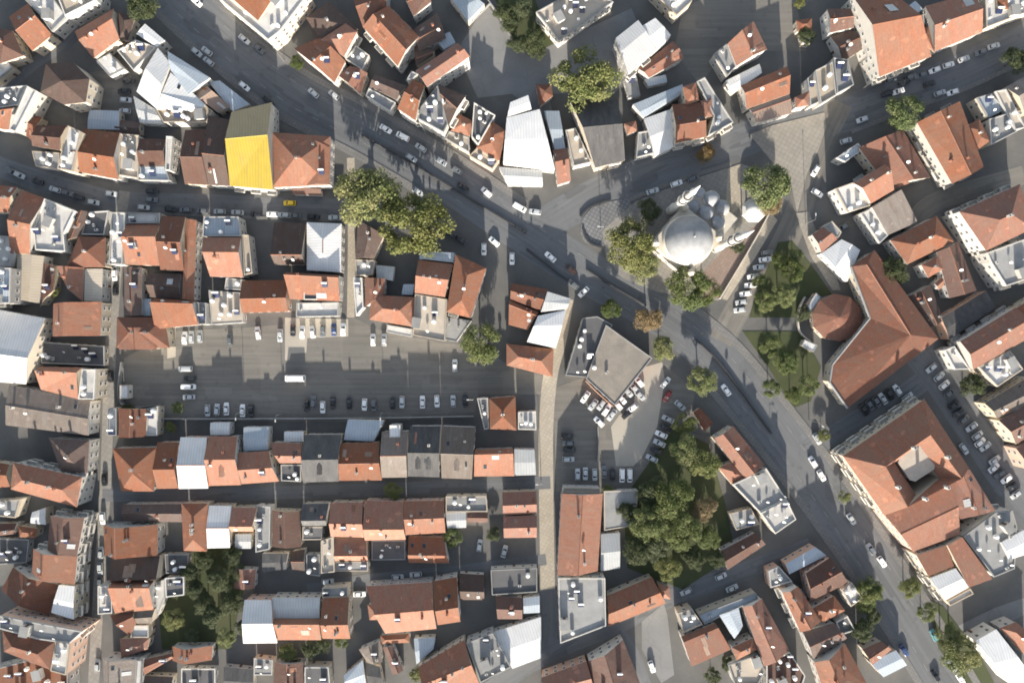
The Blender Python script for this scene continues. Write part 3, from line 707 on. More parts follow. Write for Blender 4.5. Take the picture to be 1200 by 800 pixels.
long orange house with brown hipped end and white east front#c1 11 h orange: 62,566 386,636 360,776 50,692 w=plaster_white
orange house at the left edge with white end wall#c1 7 g orange r.45: -60,560 44,575 46,680 -60,690
pale gray flat roof at the left edge#d1 7 f cgray: -50,-52 100,-62 76,25 -50,12
brown roof behind the orange dormer#d1 6 g brown r.6: -50,55 80,50 74,100 -50,116
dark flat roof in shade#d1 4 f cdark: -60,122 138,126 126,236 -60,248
grayish sheet roof with orange dormer#d1 6 m zinc r.5: 150,0 215,-22 215,58 142,52|d1 6 h orange c0: 82,62 176,76 166,120 90,116
brown house with a white chimney and white balconied front#d1 11 g brown v r.5: 236,15 396,26 360,205 222,176 w=plaster_white
orange house with brown west slope above the balconies#d1 11 g orange v r.38: 156,170 362,206 350,338 150,286 w=plaster_white
brown and orange cross-roofed house#d1 8 g brick v r.5: 62,256 270,336 232,482 6,362
pale blue-white flat roof with orange front#d1 11 m white r.5 p5: 276,340 350,346 346,502 240,470 w=plaster_cream
big apartment house with gray roof and white glazed front#d1 13 f cgray k4: 0,482 390,556 330,612 180,592 0,542|d1 13 f cwhite k4: 264,602 330,612 312,760 240,740
brown hipped roof on the apartment house#d1 13 h brick: 10,552 262,602 236,738 18,652
orange gabled house at the bottom left edge#d1 9 g orange r.2: -60,740 135,690 322,752 322,862 -60,880
=south of the big car park;x
white kiosk by the alley#c1 3 f white k0: 562,205 602,205 602,268 562,268
brick-red house with white flat ends#c1 7 g brick v r.5: 556,312 690,316 682,446 556,450|c1 6 f cwhite k1: 506,312 550,312 550,440 506,440|c1 6 f cwhite k2: 694,312 745,302 740,440 688,440
brown hipped corner house with orange south face#c1 8 h orange: 528,500 736,496 722,702 568,702
house with lilac sheet top, umber and orange slopes#c1 8 g orange r.55: 738,472 838,472 836,688 736,690
narrow house with white sheet roof, gray on the north#c1 9 g white r.52 c0 p14: 846,448 970,450 976,688 838,690
orange house with front dormer and white box#c1 8 g orange r.44 d1: 976,444 1112,444 1130,672 976,676|c1 6 m white r.5: 986,380 1078,380 1076,438 986,438
umber-topped orange house with gray sheet rear#c1 8 g orange r.52: 1116,522 1260,512 1308,655 1132,668|c1 6 m bluegray r.5: 1142,402 1260,402 1255,508 1142,514
brick house with a dark flat front and white sheds#c2 8 g brick r.6: 66,472 216,476 216,570 110,570|c2 5 m white r.5: 132,422 222,422 222,470 132,470|c2 7 f cdark k1: 118,576 216,576 212,656 120,652
slate house with white framed dormer#c2 8 g slate r.5 d1: 226,436 402,436 388,655 220,660
bright orange house with umber north slope and gray sheds#c2 8 g orange r.52: 400,476 575,472 590,650 390,652|c2 6 m bluegray r.5: 430,366 600,370 552,468 412,462
taupe house with a white rooflight box#c2 8 g taupe r.5: 590,422 712,420 708,636 588,638|c2 8.6 f white k0 ph.1: 626,392 676,392 676,450 626,450
slate house with two pale dormers#c2 8 g slate r.5 d2: 722,396 866,396 860,636 712,632
taupe house with a dark wide dormer#c2 8 g taupe r.5 d1: 870,396 1030,402 1012,645 870,640
plain bright orange house by the lane#c2 7 g orange r.14: 1026,506 1205,500 1210,630 1022,632
pale gray sheet roof at the lane corner#c3 7 m zinc r.5 p4: 10,505 106,508 112,625 12,628
orange house alone at the car park's corner#c2 8 h orange: 1092,266 1216,256 1222,416 1096,410|c2 6 f cgray k2: 1036,266 1088,264 1092,408 1070,412|c3 6 f cwhite k3: 28,330 112,326 114,414 28,412
=south of the row lane;x
long umber roof along the row lane's west end#c1 7 g umber r.5: 576,762 856,760 856,846 578,842
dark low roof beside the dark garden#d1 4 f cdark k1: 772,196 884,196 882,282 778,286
brown hipped house with orange south face and white sheet wing#d1 8 h orange: 850,-42 976,-42 970,184 860,180|d1 8 g white r.5 c0 p12: 980,-32 1086,-30 1078,166 972,168
umber house with orange eaves strip and gray shed#d1 8 g orange r.72: 1088,-22 1206,-22 1188,90 1082,90|d1 5 m zinc r.5: 1102,102 1180,102 1176,170 1102,170
gray-white flat roof#d2 6 f cgray: 0,-32 70,-28 66,172 0,186
brown gabled house with ridge running north#d2 7 g brown v r.5: 76,-10 202,-5 212,162 76,162
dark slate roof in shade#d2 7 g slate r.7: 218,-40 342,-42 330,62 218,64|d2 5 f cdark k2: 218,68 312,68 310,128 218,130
orange house with umber north slope#d2 8 g orange r.56: 350,-46 500,-46 506,118 350,114
orange house with wide umber north slope#d2 8 g orange r.66: 510,-56 690,-50 702,128 510,132
brighter orange house with umber north slope and rear terrace#d2 8 g orange r.5: 692,-52 882,-56 888,96 700,106
light gray flat roofs with white clutter#d2 6 f cgray k5: 890,-76 1080,-78 1086,-4 890,-2|d2 6 m zinc r.5: 888,2 985,-2 985,72 898,76|d2 6 g brown r.5 c0: 990,2 1086,2 1086,48 990,46
brick roof next to the sunlit lane#d2 7 g brick r.55: 1155,-95 1314,-100 1316,5 1158,12|d2 7 g brick r.5: 1158,20 1316,14 1316,118 1162,120
=beside the lower lane;x
beige narrow strip house#d2 6 f cbeige k1: 306,132 366,112 370,278 306,284
small brown and orange house with pale flat front#d2 6 g orange r.7: 372,120 518,122 526,226 370,228|d2 5 f cgray k1: 370,230 526,230 526,276 370,276
small umber house with orange eaves#d2 6 g orange r.64: 716,112 880,116 906,238 716,236
blue-gray sheds in deep shade#d2 5 m slate r.5: 30,192 150,192 140,270 30,280|d2 5 g umber r.5 c0: 166,182 230,172 230,280 170,270|d2 4 f cdark: 236,196 300,196 300,300 236,290
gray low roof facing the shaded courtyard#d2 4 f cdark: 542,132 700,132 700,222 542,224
=in the south-west block;x
warehouse with white south slope and gray north slope#d1 9 g white r.5 c0 p14: 1146,410 1272,410 1300,612 1140,614
gray sheet roof with orange south strip#d2 8 m zinc r.5: 76,400 300,400 298,496 76,496|d2 8 g orange r.15: 80,498 304,498 306,598 92,598
house with gray cluttered terrace, umber and orange slopes#d2 8 g orange r.58: 312,402 436,396 442,592 312,592|d2 7 f cgray k4: 312,352 432,346 434,394 312,398
wide orange house with broad umber north slope#d2 9 g orange r.52: 516,346 826,326 846,545 606,568
orange house with umber north slope at the row's end#d2 9 g orange r.6: 832,322 942,302 958,512 852,528
small low orange roofs below the wide house#d2 6 h orange c0: 522,432 600,430 604,502 532,504|d2 5 h orange c0: 582,576 720,566 720,610 590,616
umber flat-pitched roof in shade#d2 5 g umber r.6: 952,286 1070,292 1070,410 960,410
broad dark flat roof by the lane#d2 6 f cdark k2 pm=cgray: 1100,268 1318,258 1318,372 1106,386
brown roof with blue-gray annex by the lane#d2 6 g brown r.5: 1122,392 1250,400 1248,500 1132,500|d3 5 m bluegray r.5: 52,402 130,392 130,470 54,474
brown and orange gabled house at the bottom#d2 8 g orange r.5: 760,722 976,596 1046,802 802,862
gray-white terrace crowded with roof clutter#d2 8 f cgray k9: 986,610 1110,562 1195,722 1052,796
white corrugated low roof at the lane's end#d2 5 m white r.5 p4: 1116,560 1336,490 1336,682 1202,732
blue-gray low roof in the shaded yard#d2 5 m bluegray r.5: 740,592 840,586 832,640 752,712
taupe low shed in the shaded yard#d2 5 g taupe v r.5: 482,642 580,602 592,702 520,702
brown low shed with pale edge#d2 5 g brown v r.5: 594,632 640,622 692,740 642,762
pale blue-gray broken sheet roofs#d2 5 m bluegray r.5: 412,762 500,692 520,820 420,822|d2 4 m slate r.5: 510,700 580,722 602,822 528,822
brown roof at the bottom edge#d2 6 g brown v r.5: 86,702 220,702 222,842 80,842
dark flat roof with white rim at the bottom edge#d2 6 f cdark k2: 230,722 342,722 352,842 230,842
dark low shed cluster at the bottom edge#d1 4 f cdark k4: 850,732 1010,732 1010,850 850,850
slate sheet shed at the bottom edge#d1 4 m slate r.5: 1050,722 1190,736 1190,850 1050,850
gray flat roof at the bottom edge#d2 5 f cgray: -10,682 80,692 76,762 -10,762
small brick house under the dark trees#d1 5 g brick v r.5: 1096,262 1200,266 1192,356 1094,356
=east of the long alley;y
house with brown and orange slopes and gray rims#d1 8 g orange v r.34: 486,60 740,58 738,202 490,200
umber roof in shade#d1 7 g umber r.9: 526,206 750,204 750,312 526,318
orange house with white cluttered alley front#d1 8 g orange r.12: 530,320 722,322 720,456 538,472|d1 7 f cwhite k4: 462,342 526,344 530,470 462,476
taupe and brick gables with white flat patch#d1 7 g brick r.4: 515,480 630,462 640,512 612,580 |d1 7 g taupe r.5 c0: 634,462 726,452 712,520 642,522|d1 6 f cwhite k0: 620,526 700,526 700,584 616,584
small brown hipped roof#d1 6 h brick: 562,592 700,590 692,640 568,682
gray-brown roof with white east strip#d1 8 g taupe v r.3: 482,682 640,690 632,842 488,842|d1 8 f cwhite k0: 642,690 668,690 662,842 630,842
orange-brown tilted gable with dark neighbour roof#d1 6 g brick r.5: 672,690 802,660 812,682 674,762|d1 5 g umber r.5: 676,764 812,770 806,842 666,842
dark flat roof with a white rim#d1 7 f cdark k1 pm=plaster_white: 776,306 866,300 866,386 780,396
white low annex wall house#d1 5 f cwhite k1: 726,332 774,312 772,400 736,490
small orange gable among the trees#d1 5 g orange v r.4: 806,626 996,624 992,692 808,694
=beside the sunlit lane;x
long orange hall with ridge along the lane#c3 9 g orange v r.5 c1: 232,712 426,712 402,1075 212,1095|c3 7 f cbeige k0: 240,682 412,686 412,708 236,708
gray flat roofs with white strips behind the orange hall#d3 5 f cgray k2: 430,-100 590,-104 582,60 432,86|d3 5 m zinc r.5: 416,102 506,96 506,262 416,275
white-rimmed flat building with gray cluttered deck#d3 8 f cgray k7 pm=plaster_white: 216,306 436,306 440,530 226,612 w=plaster_white
brown house with orange south slope at the road corner#d3 7 g orange r.52: 446,390 656,302 720,426 452,536|d3 5 h orange c0: 680,332 738,350 744,408 702,400
brick-brown gable along the bottom street#d3 8 g brick r.4: 140,772 350,696 394,862 140,902
dark brown gable with gray street edge#d3 8 g brown v r.45: 356,696 520,596 602,802 400,902
=near the grove;y
brick-brown house with orange wing and gray cluttered terrace#c3 8 g brick v r.4: 946,455 1036,396 1182,576 1092,640|c3 7 h orange: 966,590 1040,562 1110,632 1032,670|c3 8 f cgray k5: 1034,668 1190,592 1284,738 1160,800|c3 8.4 f cwhite k5: 1164,802 1286,740 1330,832 1232,900|c3 5 f cgray k3: 1020,806 1120,780 1160,856 1050,884
low red-brown kiosk roof under the trees#c3 3 h brick c0: 850,332 882,310 942,382 902,420
narrow white sheet roof north of the pavilion#b4 4 f white k0 pm=cgray: 172,650 224,572 250,592 200,668
small white shed roof south-west of the pavilion#b4 4 f white k0 pm=cgray: 170,790 232,818 212,850 158,818
brown low roof behind the grove#d3 6 g brown r.5: 980,180 1140,95 1190,150 1010,270
=by the lower boulevard;x
gray-white stepped terrace house#d3 8 f cgray k4: 776,470 842,450 892,522 802,562|d3 7 f bluegray k4: 872,480 1142,376 1152,402 902,522|d3 8 m bluegray v r.5: 972,482 1062,446 1082,532 1042,592
broad brick-brown worn roof beside the parking yard#d3 8 g brick r.12 p10: 792,582 952,516 1026,642 842,722
small bright orange roof over a pinkish terrace#d3 8 h orange: 1030,632 1132,586 1152,642 1052,692|d3 7 f cbeige k4: 1012,712 1152,662 1182,742 1152,802 1042,802
long brown gable facing the narrow gap#d3 9 g brick v r.4: 1082,442 1170,402 1300,642 1182,722
dark brown roof at the bottom edge#d4 8 g brown r.5: -10,702 100,652 172,762 150,842 -10,842
corrugated brown roof with gray sheds#d4 9 g brown r.5: 176,286 290,212 376,330 202,415|d4 7 m bluegray r.5: 82,242 222,162 274,202 100,290|d4 7 f cgray k3: 0,272 50,252 112,322 10,352
orange long house with a white alley wall#d4 10 g orange v r.4: 66,376 140,346 250,510 152,562 w=plaster_white|d4 9 h orange: 206,452 310,390 362,460 260,515|d4 8 f cwhite k4: 342,360 390,326 440,400 386,440
umber roof with a dark rimmed terrace#d4 9 g umber r.5: 162,560 310,516 370,590 212,686|d4 7 f cdark pm=plaster_white k1: 316,512 370,482 406,550 342,572
orange gable with a row of skylights at the bottom#d4 9 g orange v r.35: 216,702 360,612 470,812 270,872
brown and gray sheet roofs beside the boulevard#d4 6 g brick r.5: 442,642 530,602 580,642 492,720|d4 6 m bluegray r.5: 476,702 600,646 652,716 542,772
=in the south-east corner;y
brown roof joined to the courtyard school#c4 11 g brick v r.5 p8: 872,642 945,598 1066,792 902,832
wide brick roof south of the courtyard#c4 11 g orange r.5 p6 c0: 548,815 872,640 900,902 682,985
L-shaped brick roof with white sheet box#d4 11 s brick p4 c0: 692,200 830,152 872,252 752,300|d4 11 s brick p4 c0: 830,150 900,112 1052,312 942,352|d4 10.6 m white r.5: 756,310 880,262 940,352 832,412|d4 9 f cwhite k2: 835,414 945,354 960,380 850,436
gray flat roofs with a white box#d4 10 f cgray k9: 912,112 1062,0 1142,-10 1162,60 1152,262 1056,302|d4 10.8 m white r.5: 1092,142 1200,82 1202,200 1132,222
white sheet-roofed hall with a brilliant west wall#d4 9 m white r.5 p5: 972,602 1070,547 1260,800 1130,802 w=plaster_white
orange hipped roof beside the white hall#d4 8 h orange: 1086,542 1162,512 1262,600 1212,680
'''
TILES = {r+str(c+1): (300*c, 200*k) for k, r in enumerate('abcd') for c in range(4)}
ORD = 'first second third fourth fifth sixth seventh eighth ninth tenth eleventh twelfth thirteenth fourteenth fifteenth sixteenth seventeenth eighteenth nineteenth twentieth'.split()
def parse_block(s):
    head, pts = s.split(':'); tail = pts.split()
    w = head.split(); o = {}
    tile, h, kind, mat = w[0], float(w[1]), w[2], w[3]; r = .5
    extra = [t for t in tail if ',' not in t]; tail = [t for t in tail if ',' in t]
    for t in w[4:]+extra:
        if t[:2] == 'w=': o['w'] = t[2:]
        elif t[:3] in ('pm=', 'm2='): o[t[:2]] = t[3:]
        elif t[:2] == 'ph': o['ph'] = float(t[2:])
        elif t == 'v': o['v'] = 1
        elif t[0] == 'r': r = float(t[1:])
        elif t[0] == 'p': o['p'] = float(t[1:])
        elif t[0] in 'kdc': o[t[0]] = int(t[1:])
    ox, oy = TILES[tile]
    p = [(ox+float(a)/4, oy+float(b)/4) for a, b in (q.split(',') for q in tail)]
    return h, kind, mat, max(.06, min(.94, r)), p, o
def build_houses():
    phrase = grp = None
    for i, line in enumerate(HOUSES.strip().split('\n')):
        if line[0] == '=':
            phrase = line[1:].split(';')[0]; continue
        desc, spec = line.split('#')
        blocks = [parse_block(s) for s in spec.split('|')]
        rnd = random.Random(1000+i)
        h0 = blocks[0][0]
        pw = [P(x, y, h0) for x, y in blocks[0][4]]
        base = sum(pw, Vector())/len(pw); base.z = 0
        big = max(b[0] for b in blocks)
        nm = 'apartment_building' if big >= 11 else ('outbuilding' if big <= 5 else 'town_house')
        for w, n2 in (('factory','factory'),('warehouse','warehouse'),('hall','hall'),('kiosk','kiosk'),('shed','shed')):
            if w in desc.split(): nm = n2
        root = link(nm, None, None, base)
        tag(root, desc+' '+phrase, nm.replace('_', ' ').replace('town ', ''), 'buildings '+phrase)
        wm = rnd.choice(WALLS)
        for h, kind, mat, r, pts, o in blocks:
            FREE.extend(block(root, base, h, kind, mat, r, pts, o.get('w', blocks[0][5].get('w', wm)), rnd, o))

# ------------------------------------------------------------------ mosque, school, long hall
def ring_school():
    h = 10.5; c4 = lambda s: [P(900+x/4, 400+y/4, h) for x, y in s]
    O = c4([(350,537),(733,270),(942,592),(545,815)]); Rg = c4([(520,575),(725,430),(870,630),(620,760)]); I = c4([(592,566),(672,478),(800,640),(690,715)])
    base = sum(O, Vector())/4; base.z = 0; o = lambda p: p-base
    root = link('school_building', None, None, base)
    tag(root, 'big four-winged building of orange tiles round a small courtyard with a gray pavilion', 'building')
    O, Rg, I = [x[::-1] for x in (O, Rg, I)]
    up = Vector((0,0,4.4)); lo = Vector((0,0,.4))
    faces = []
    for i in range(4):
        j = (i+1) % 4
        faces.append([o(O[i]), o(O[j]), o(Rg[j]+up), o(Rg[i]+up)])
        faces.append([o(Rg[i]+up), o(Rg[j]+up), o(I[j]+lo), o(I[i]+lo)])
    roof_shell(faces, .18, 'roof', ['orange', 'plaster_cream'], root)
    wf = inset([(p.x, p.y) for p in O], .4); W = [Vector((x, y, 0)) for x, y in wf]
    wb = MB()
    for k in range(4):
        a, c = W[k], W[(k+1) % 4]; wb.face([o(a), o(c), o(Vector((c.x,c.y,h-.2))), o(Vector((a.x,a.y,h-.2)))])
        a, c = I[k], I[(k+1) % 4]; wb.face([o(Vector((c.x,c.y,0))), o(Vector((a.x,a.y,0))), o(Vector((a.x,a.y,h+.25))), o(Vector((c.x,c.y,h+.25)))])
        FREE.append((W[k], W[(k+1) % 4], h, root, base))
    wb.build('wall', ['plaster_cream'], root)
    FOOT.append(([(p.x, p.y) for p in O], h, root))
    cen = P(900+686/4, 400+566/4, h); cb = MB()
    ang = math.radians(33)
    t = [(cen.x-base.x+x*math.cos(ang)-y*math.sin(ang), cen.y-base.y+x*math.sin(ang)+y*math.cos(ang)) for x, y in ((-3.6,-4.6),(3.6,-4.6),(4.7,-3.4),(4.7,3.4),(3.6,4.6),(-3.6,4.6),(-4.7,3.4),(-4.7,-3.4))]
    cb.prism(t, 0, 11.5, 0); cb.prism([(x*1.0, y*1.0) for x, y in inset(t, -.3)], 11.502, 11.9, 1)
    cb.build('courtyard_pavilion', ['plaster_gray', 'cbeige'], root)
    for a, b_, s in ((0,1,.3),(0,1,.7),(2,3,.4),(3,0,.5),(1,2,.5)):
        q = lerp(Rg[a], Rg[b_], s)+up; part('chimney', SH['chim'][0], root, o(q), ang, 1.3)
def long_hall():
    h = 8; b4 = lambda s: [P(900+x/4, 200+y/4, h) for x, y in s]
    base = P(1010, 390); o = lambda p: p-base
    root = link('religious_hall', None, None, base)
    tag(root, 'long brown hall with a bent ridge and wide south wing beside the garden', 'hall')
    rnd = random.Random(3)
    px = lambda s: [(900+x/4, 200+y/4) for x, y in s]
    # one bent roof: a two-sloped wing whose ridge runs into the low plane over the wide south wing
    out = [P(*q, 6.4) for q in px([(388,450),(500,372),(800,787),(372,1112),(288,990),(300,908),(476,690)])]
    A, B, C, D, E, F, G = out; up = Vector((0,0,1))
    R1, R2 = P(*px([(462,440)])[0], 8.6), P(*px([(668,770)])[0], 8.6)
    roof_shell([[o(x) for x in f][::-1] for f in ([A,B,R1],[B,C,R2],[B,R2,R1],[A,R1,R2],[A,R2,G],[R2,C,D],[R2,D,E],[R2,E,F],[R2,F,G])], .2, 'roof', ['brick','plaster_gray'], root)
    foot = ccw([(q.x, q.y) for q in out]); FOOT.append((foot, 6.4, root))
    wb = MB(); W = [Vector((x, y, 0)) for x, y in inset(foot, .5)]
    for k in range(len(W)):
        a, c = W[k], W[(k+1) % len(W)]; wb.face([o(a), o(c), o(c+up*6.2), o(a+up*6.2)]); FREE.append((a, c, 6.4, root, base))
    wb.build('wall', ['plaster_cream'], root)
    rb = MB(); rb.tube(o(R1), o(R2), .2, .2, 6, 0); rb.build('ridge_cap', ['orange'], root)
    gb = MB()
    for a, c in ((A, G), (G, F), (F, E), (E, D)): gb.tube(o(a)+up*.05, o(c)+up*.05, .42, .42, 6, 0)
    gb.build('eaves_gutter', ['cgray'], root)
    r2 = link('town_house', None, None, P(962, 275))
    tag(r2, 'small brown-roofed house with white sheet bay at the north tip of the long hall', 'house')
    for hh, k, mat, r, pts, op in ((6,'g','brick',.5,px([(206,300),(256,266),(326,320),(250,386)]),{}), (6,'m','white',.5,px([(250,388),(345,322),(432,372),(372,520)]),{'p':10}),
                                   (5,'f','cgray',.5,px([(258,262),(300,236),(345,288),(328,318)]),{'k':0})):
        FREE.extend(block(r2, P(962,275), hh, k, mat, r, pts, 'plaster_white', rnd, op))
    r3 = link('pavilion', None, None, P(981, 372))
    tag(r3, 'eight-sided brown-roofed pavilion in the garden beside the long hall', 'pavilion')
    c = (981, 372); pts = [(c[0]+30*math.cos(2*math.pi*i/10+.2), c[1]+28*math.sin(2*math.pi*i/10+.2)) for i in range(10)]
    FREE.extend(block(r3, P(981,372), 5, 'n', 'brick', .5, pts, 'plaster_cream', rnd, {'p': 13}))
def dome_prof(r, z0, n=9, squash=.8):
    return [(r*math.cos(math.pi/2*i/n), z0+r*squash*math.sin(math.pi/2*i/n)) for i in range(n)]+[(0, z0+r*squash)]
def mosque():
    c = P(807, 281, 11); c.z = 0
    root = link('mosque', None, None, c)
    tag(root, 'pale stone mosque with one great lead dome and small porch domes in the island garden', 'mosque')
    a0 = math.radians(-40)                 # porch faces north-east in the photo plan
    rot = lambda x, y, z=0: Vector((x*math.cos(a0)-y*math.sin(a0), x*math.sin(a0)+y*math.cos(a0), z))
    wb = MB(); s = 8.6
    q = [rot(x, y) for x, y in ((-s,-s),(s,-s),(s,s),(-s,s))]
    wb.prism([(p.x, p.y) for p in q], 0, 9, 0)
    for sx, sy in ((-1,-1),(1,-1),(1,1),(-1,1)):      # corner turrets
        p = rot(sx*(s-.9), sy*(s-.9), 9.002); wb.lathe(p, [(1.2,0),(1.2,1.6),(.9,2.4),(0,3.0)], 8)
    wb.build('prayer_hall_wall', ['stone'], root)
    for i, (dx, dy) in enumerate(((0,-1),(1,0),(0,1),(-1,0))):
        for k in (-1, 0, 1):
            for z in (1.2, 4.8):
                w = rot(dx*s+abs(dy)*k*4.6, dy*s+abs(dx)*k*4.6, z); part('window', SH['window'], root, w, a0+math.atan2(dy, dx)+math.pi/2, 1.3)
    db = MB(); db.lathe((0,0,9.004), [(8.5,0),(8.5,1.6),(8.0,2.0)], 40, 0); db.build('drum', ['stone'], root, True)
    m = MB(); m.lathe((0,0,11.0), dome_prof(8.0, 0, 14, .92), 56, 0); dome = m.build('dome', ['lead'], root, True)
    f = MB(); f.lathe((0,0,18.2), [(.35,0),(.2,.5),(.35,.9),(.12,1.2),(.22,1.6),(0,2.4)], 8); f.build('finial', ['steel'], dome)
    # porch: base slab with arcade wall and two lines of small domes
    pb = MB(); pq = [rot(x, y) for x, y in ((-8.6,8.64),(8.6,8.64),(8.6,17.6),(-8.6,17.6))]
    pb.prism([(p.x, p.y) for p in pq], 0, 6.4, 0); pb.build('porch', ['stone'], root)
    for (px, py, rr) in ((811,242,9.0),(834,233,9.0),(827,250,8.8),(846,243,8.4),(841,261,8.4),(820,226,6.2)):
        w = P(px, py, 7); r = rr*.3*.97
        d = MB(); l = (w.x-c.x, w.y-c.y, 6.404)
        d.lathe(l, [(r*1.08,0),(r*1.08,.5),(r,.6)], 20, 0); d.lathe((l[0],l[1],7.005), dome_prof(r, 0, 7, .7), 20, 1)
        d.build('porch_dome', ['stone','lead'], root, True)
    # minarets
    for k, (bx, by, lab) in enumerate(((785,247,'tall white minaret north-west of the great dome'),(838,291,'tall white minaret south-east of the great dome, leaning towards the fountain'))):
        b = P(bx, by); mr = link('minaret', None, None, b); tag(mr, ('tall white stone minaret with a pointed cap, north-west of the great dome','tall white stone minaret with a pointed cap, between the great dome and the fountain')[k], 'minaret', 'minarets of the mosque')
        t = MB(); t.lathe((0,0,0), [(1.5,0),(1.5,6.5),(1.15,8.5),(1.05,18),(1.0,24)], 16); shaft = t.build('shaft', ['plaster_white'], mr)
        g = MB(); g.lathe((0,0,23.2), [(1.0,0),(1.65,.9),(1.7,1.9),(1.5,1.9),(1.5,1.1),(.9,1.1)], 16); g.build('balcony', ['plaster_white'], shaft)
        g = MB(); g.lathe((0,0,17), [(1.06,0),(1.65,.8),(1.7,1.7),(1.55,1.7),(1.55,1.0),(1.0,1.0)], 16); g.build('balcony', ['plaster_white'], shaft)
        t = MB(); t.lathe((0,0,24.1), [(.9,0),(.82,7.2),(1.0,7.4)], 16); t.build('upper_shaft', ['plaster_white'], mr)
        t = MB(); t.lathe((0,0,31.5), [(1.05,0),(.7,2.4),(.1,8.0),(0,8.6)], 16); t.build('spire', ['white'], mr)
    b = P(879, 249); fr = link('ablution_fountain', None, None, b)
    tag(fr, 'white eight-sided ablution fountain with a domed roof in the mosque garden', 'fountain')
    t = MB()
    for i in range(8):
        a = math.pi/4*i+.39; t.tube((3.2*math.cos(a),3.2*math.sin(a),0),(3.2*math.cos(a),3.2*math.sin(a),3.4),.16,.16,8)
    t.build('column_ring', ['stone'], fr)
    t = MB(); t.lathe((0,0,0), [(1.9,0),(1.9,1.1),(1.6,1.1),(1.6,.5),(0,.5)], 8); t.build('basin', ['stone'], fr)
    t = MB(); t.lathe((0,0,3.4), [(0,0),(4.3,0),(4.3,.35),(3.0,.9)], 8, 0, None, .39); t.build('eaves', ['plaster_white'], fr)
    t = MB(); t.lathe((0,0,4.28), dome_prof(2.9, 0, 7, .6), 24); t.build('dome', ['white'], fr, True)

# ------------------------------------------------------------------ ground, streets, yards
def sheet(name, mat, pts, z, thick=0.0):
    w = ccw([(P(x, y).x, P(x, y).y) for x, y in pts]); b = MB()
    if thick: b.prism(w, 0, z, 0, None, False)
    else:
        b.face([Vector((x, y, z)) for x, y in w])
    o = b.build(name, [mat]); return tag(o, kind='structure')
def ribbon(name, mat, line, width, z, thick=False, off=0.0, edge=None):
    """strip of constant width (photo pixels) along a polyline, smoothed"""
    p = [Vector((x, y)) for x, y in line]; n = len(p); sm = []
    for i in range(n-1):
        p0, p1, p2, p3 = p[max(0,i-1)], p[i], p[i+1], p[min(n-1,i+2)]
        for k in range(6):
            t = k/6; sm.append(.5*((2*p1)+(p2-p0)*t+(2*p0-5*p1+4*p2-p3)*t*t+(3*p1-p0-3*p2+p3)*t**3))
    sm.append(p[-1]); b = MB(); Ls, Rs = [], []
    for i, q in enumerate(sm):
        d = (sm[min(i+1,len(sm)-1)]-sm[max(0,i-1)]).normalized(); nn = Vector((-d.y, d.x)); m = q+nn*off
        Ls.append(P(*(m+nn*width/2))); Rs.append(P(*(m-nn*width/2)))
    for i in range(len(sm)-1):
        up = Vector((0,0,z)); a, c, d, e = Ls[i]+up, Ls[i+1]+up, Rs[i+1]+up, Rs[i]+up
        u0, u1 = (sm[i]-sm[0]).length*MPP, (sm[i+1]-sm[0]).length*MPP; hw = width*MPP/2
        b.face([a, c, d, e], 0, [(u0,hw),(u1,hw),(u1,-hw),(u0,-hw)])
        if thick:
            for u, v in ((c, a), (e, d)): b.face([u, v, Vector((v.x,v.y,0)), Vector((u.x,u.y,0))])
    if thick:
        for u, v in ((Ls[0], Rs[0]), (Rs[-1], Ls[-1])):
            b.face([u, v, v+Vector((0,0,z)), u+Vector((0,0,z))])
    # faces up
    for i, f in enumerate(b.f):
        nrm = (Vector(b.v[f[1]])-Vector(b.v[f[0]])).cross(Vector(b.v[f[2]])-Vector(b.v[f[0]]))
        if not thick and nrm.z < 0: f.reverse(); b.uv[i] = b.uv[i][::-1]
    return b.build(name, [mat])
BOULEVARD = [(150,-60),(215,5),(290,72),(350,115),(430,155),(520,208),(600,262),(690,320),(780,372),(845,425),(910,505),(975,590),(1040,685),(1105,790),(1140,850)]
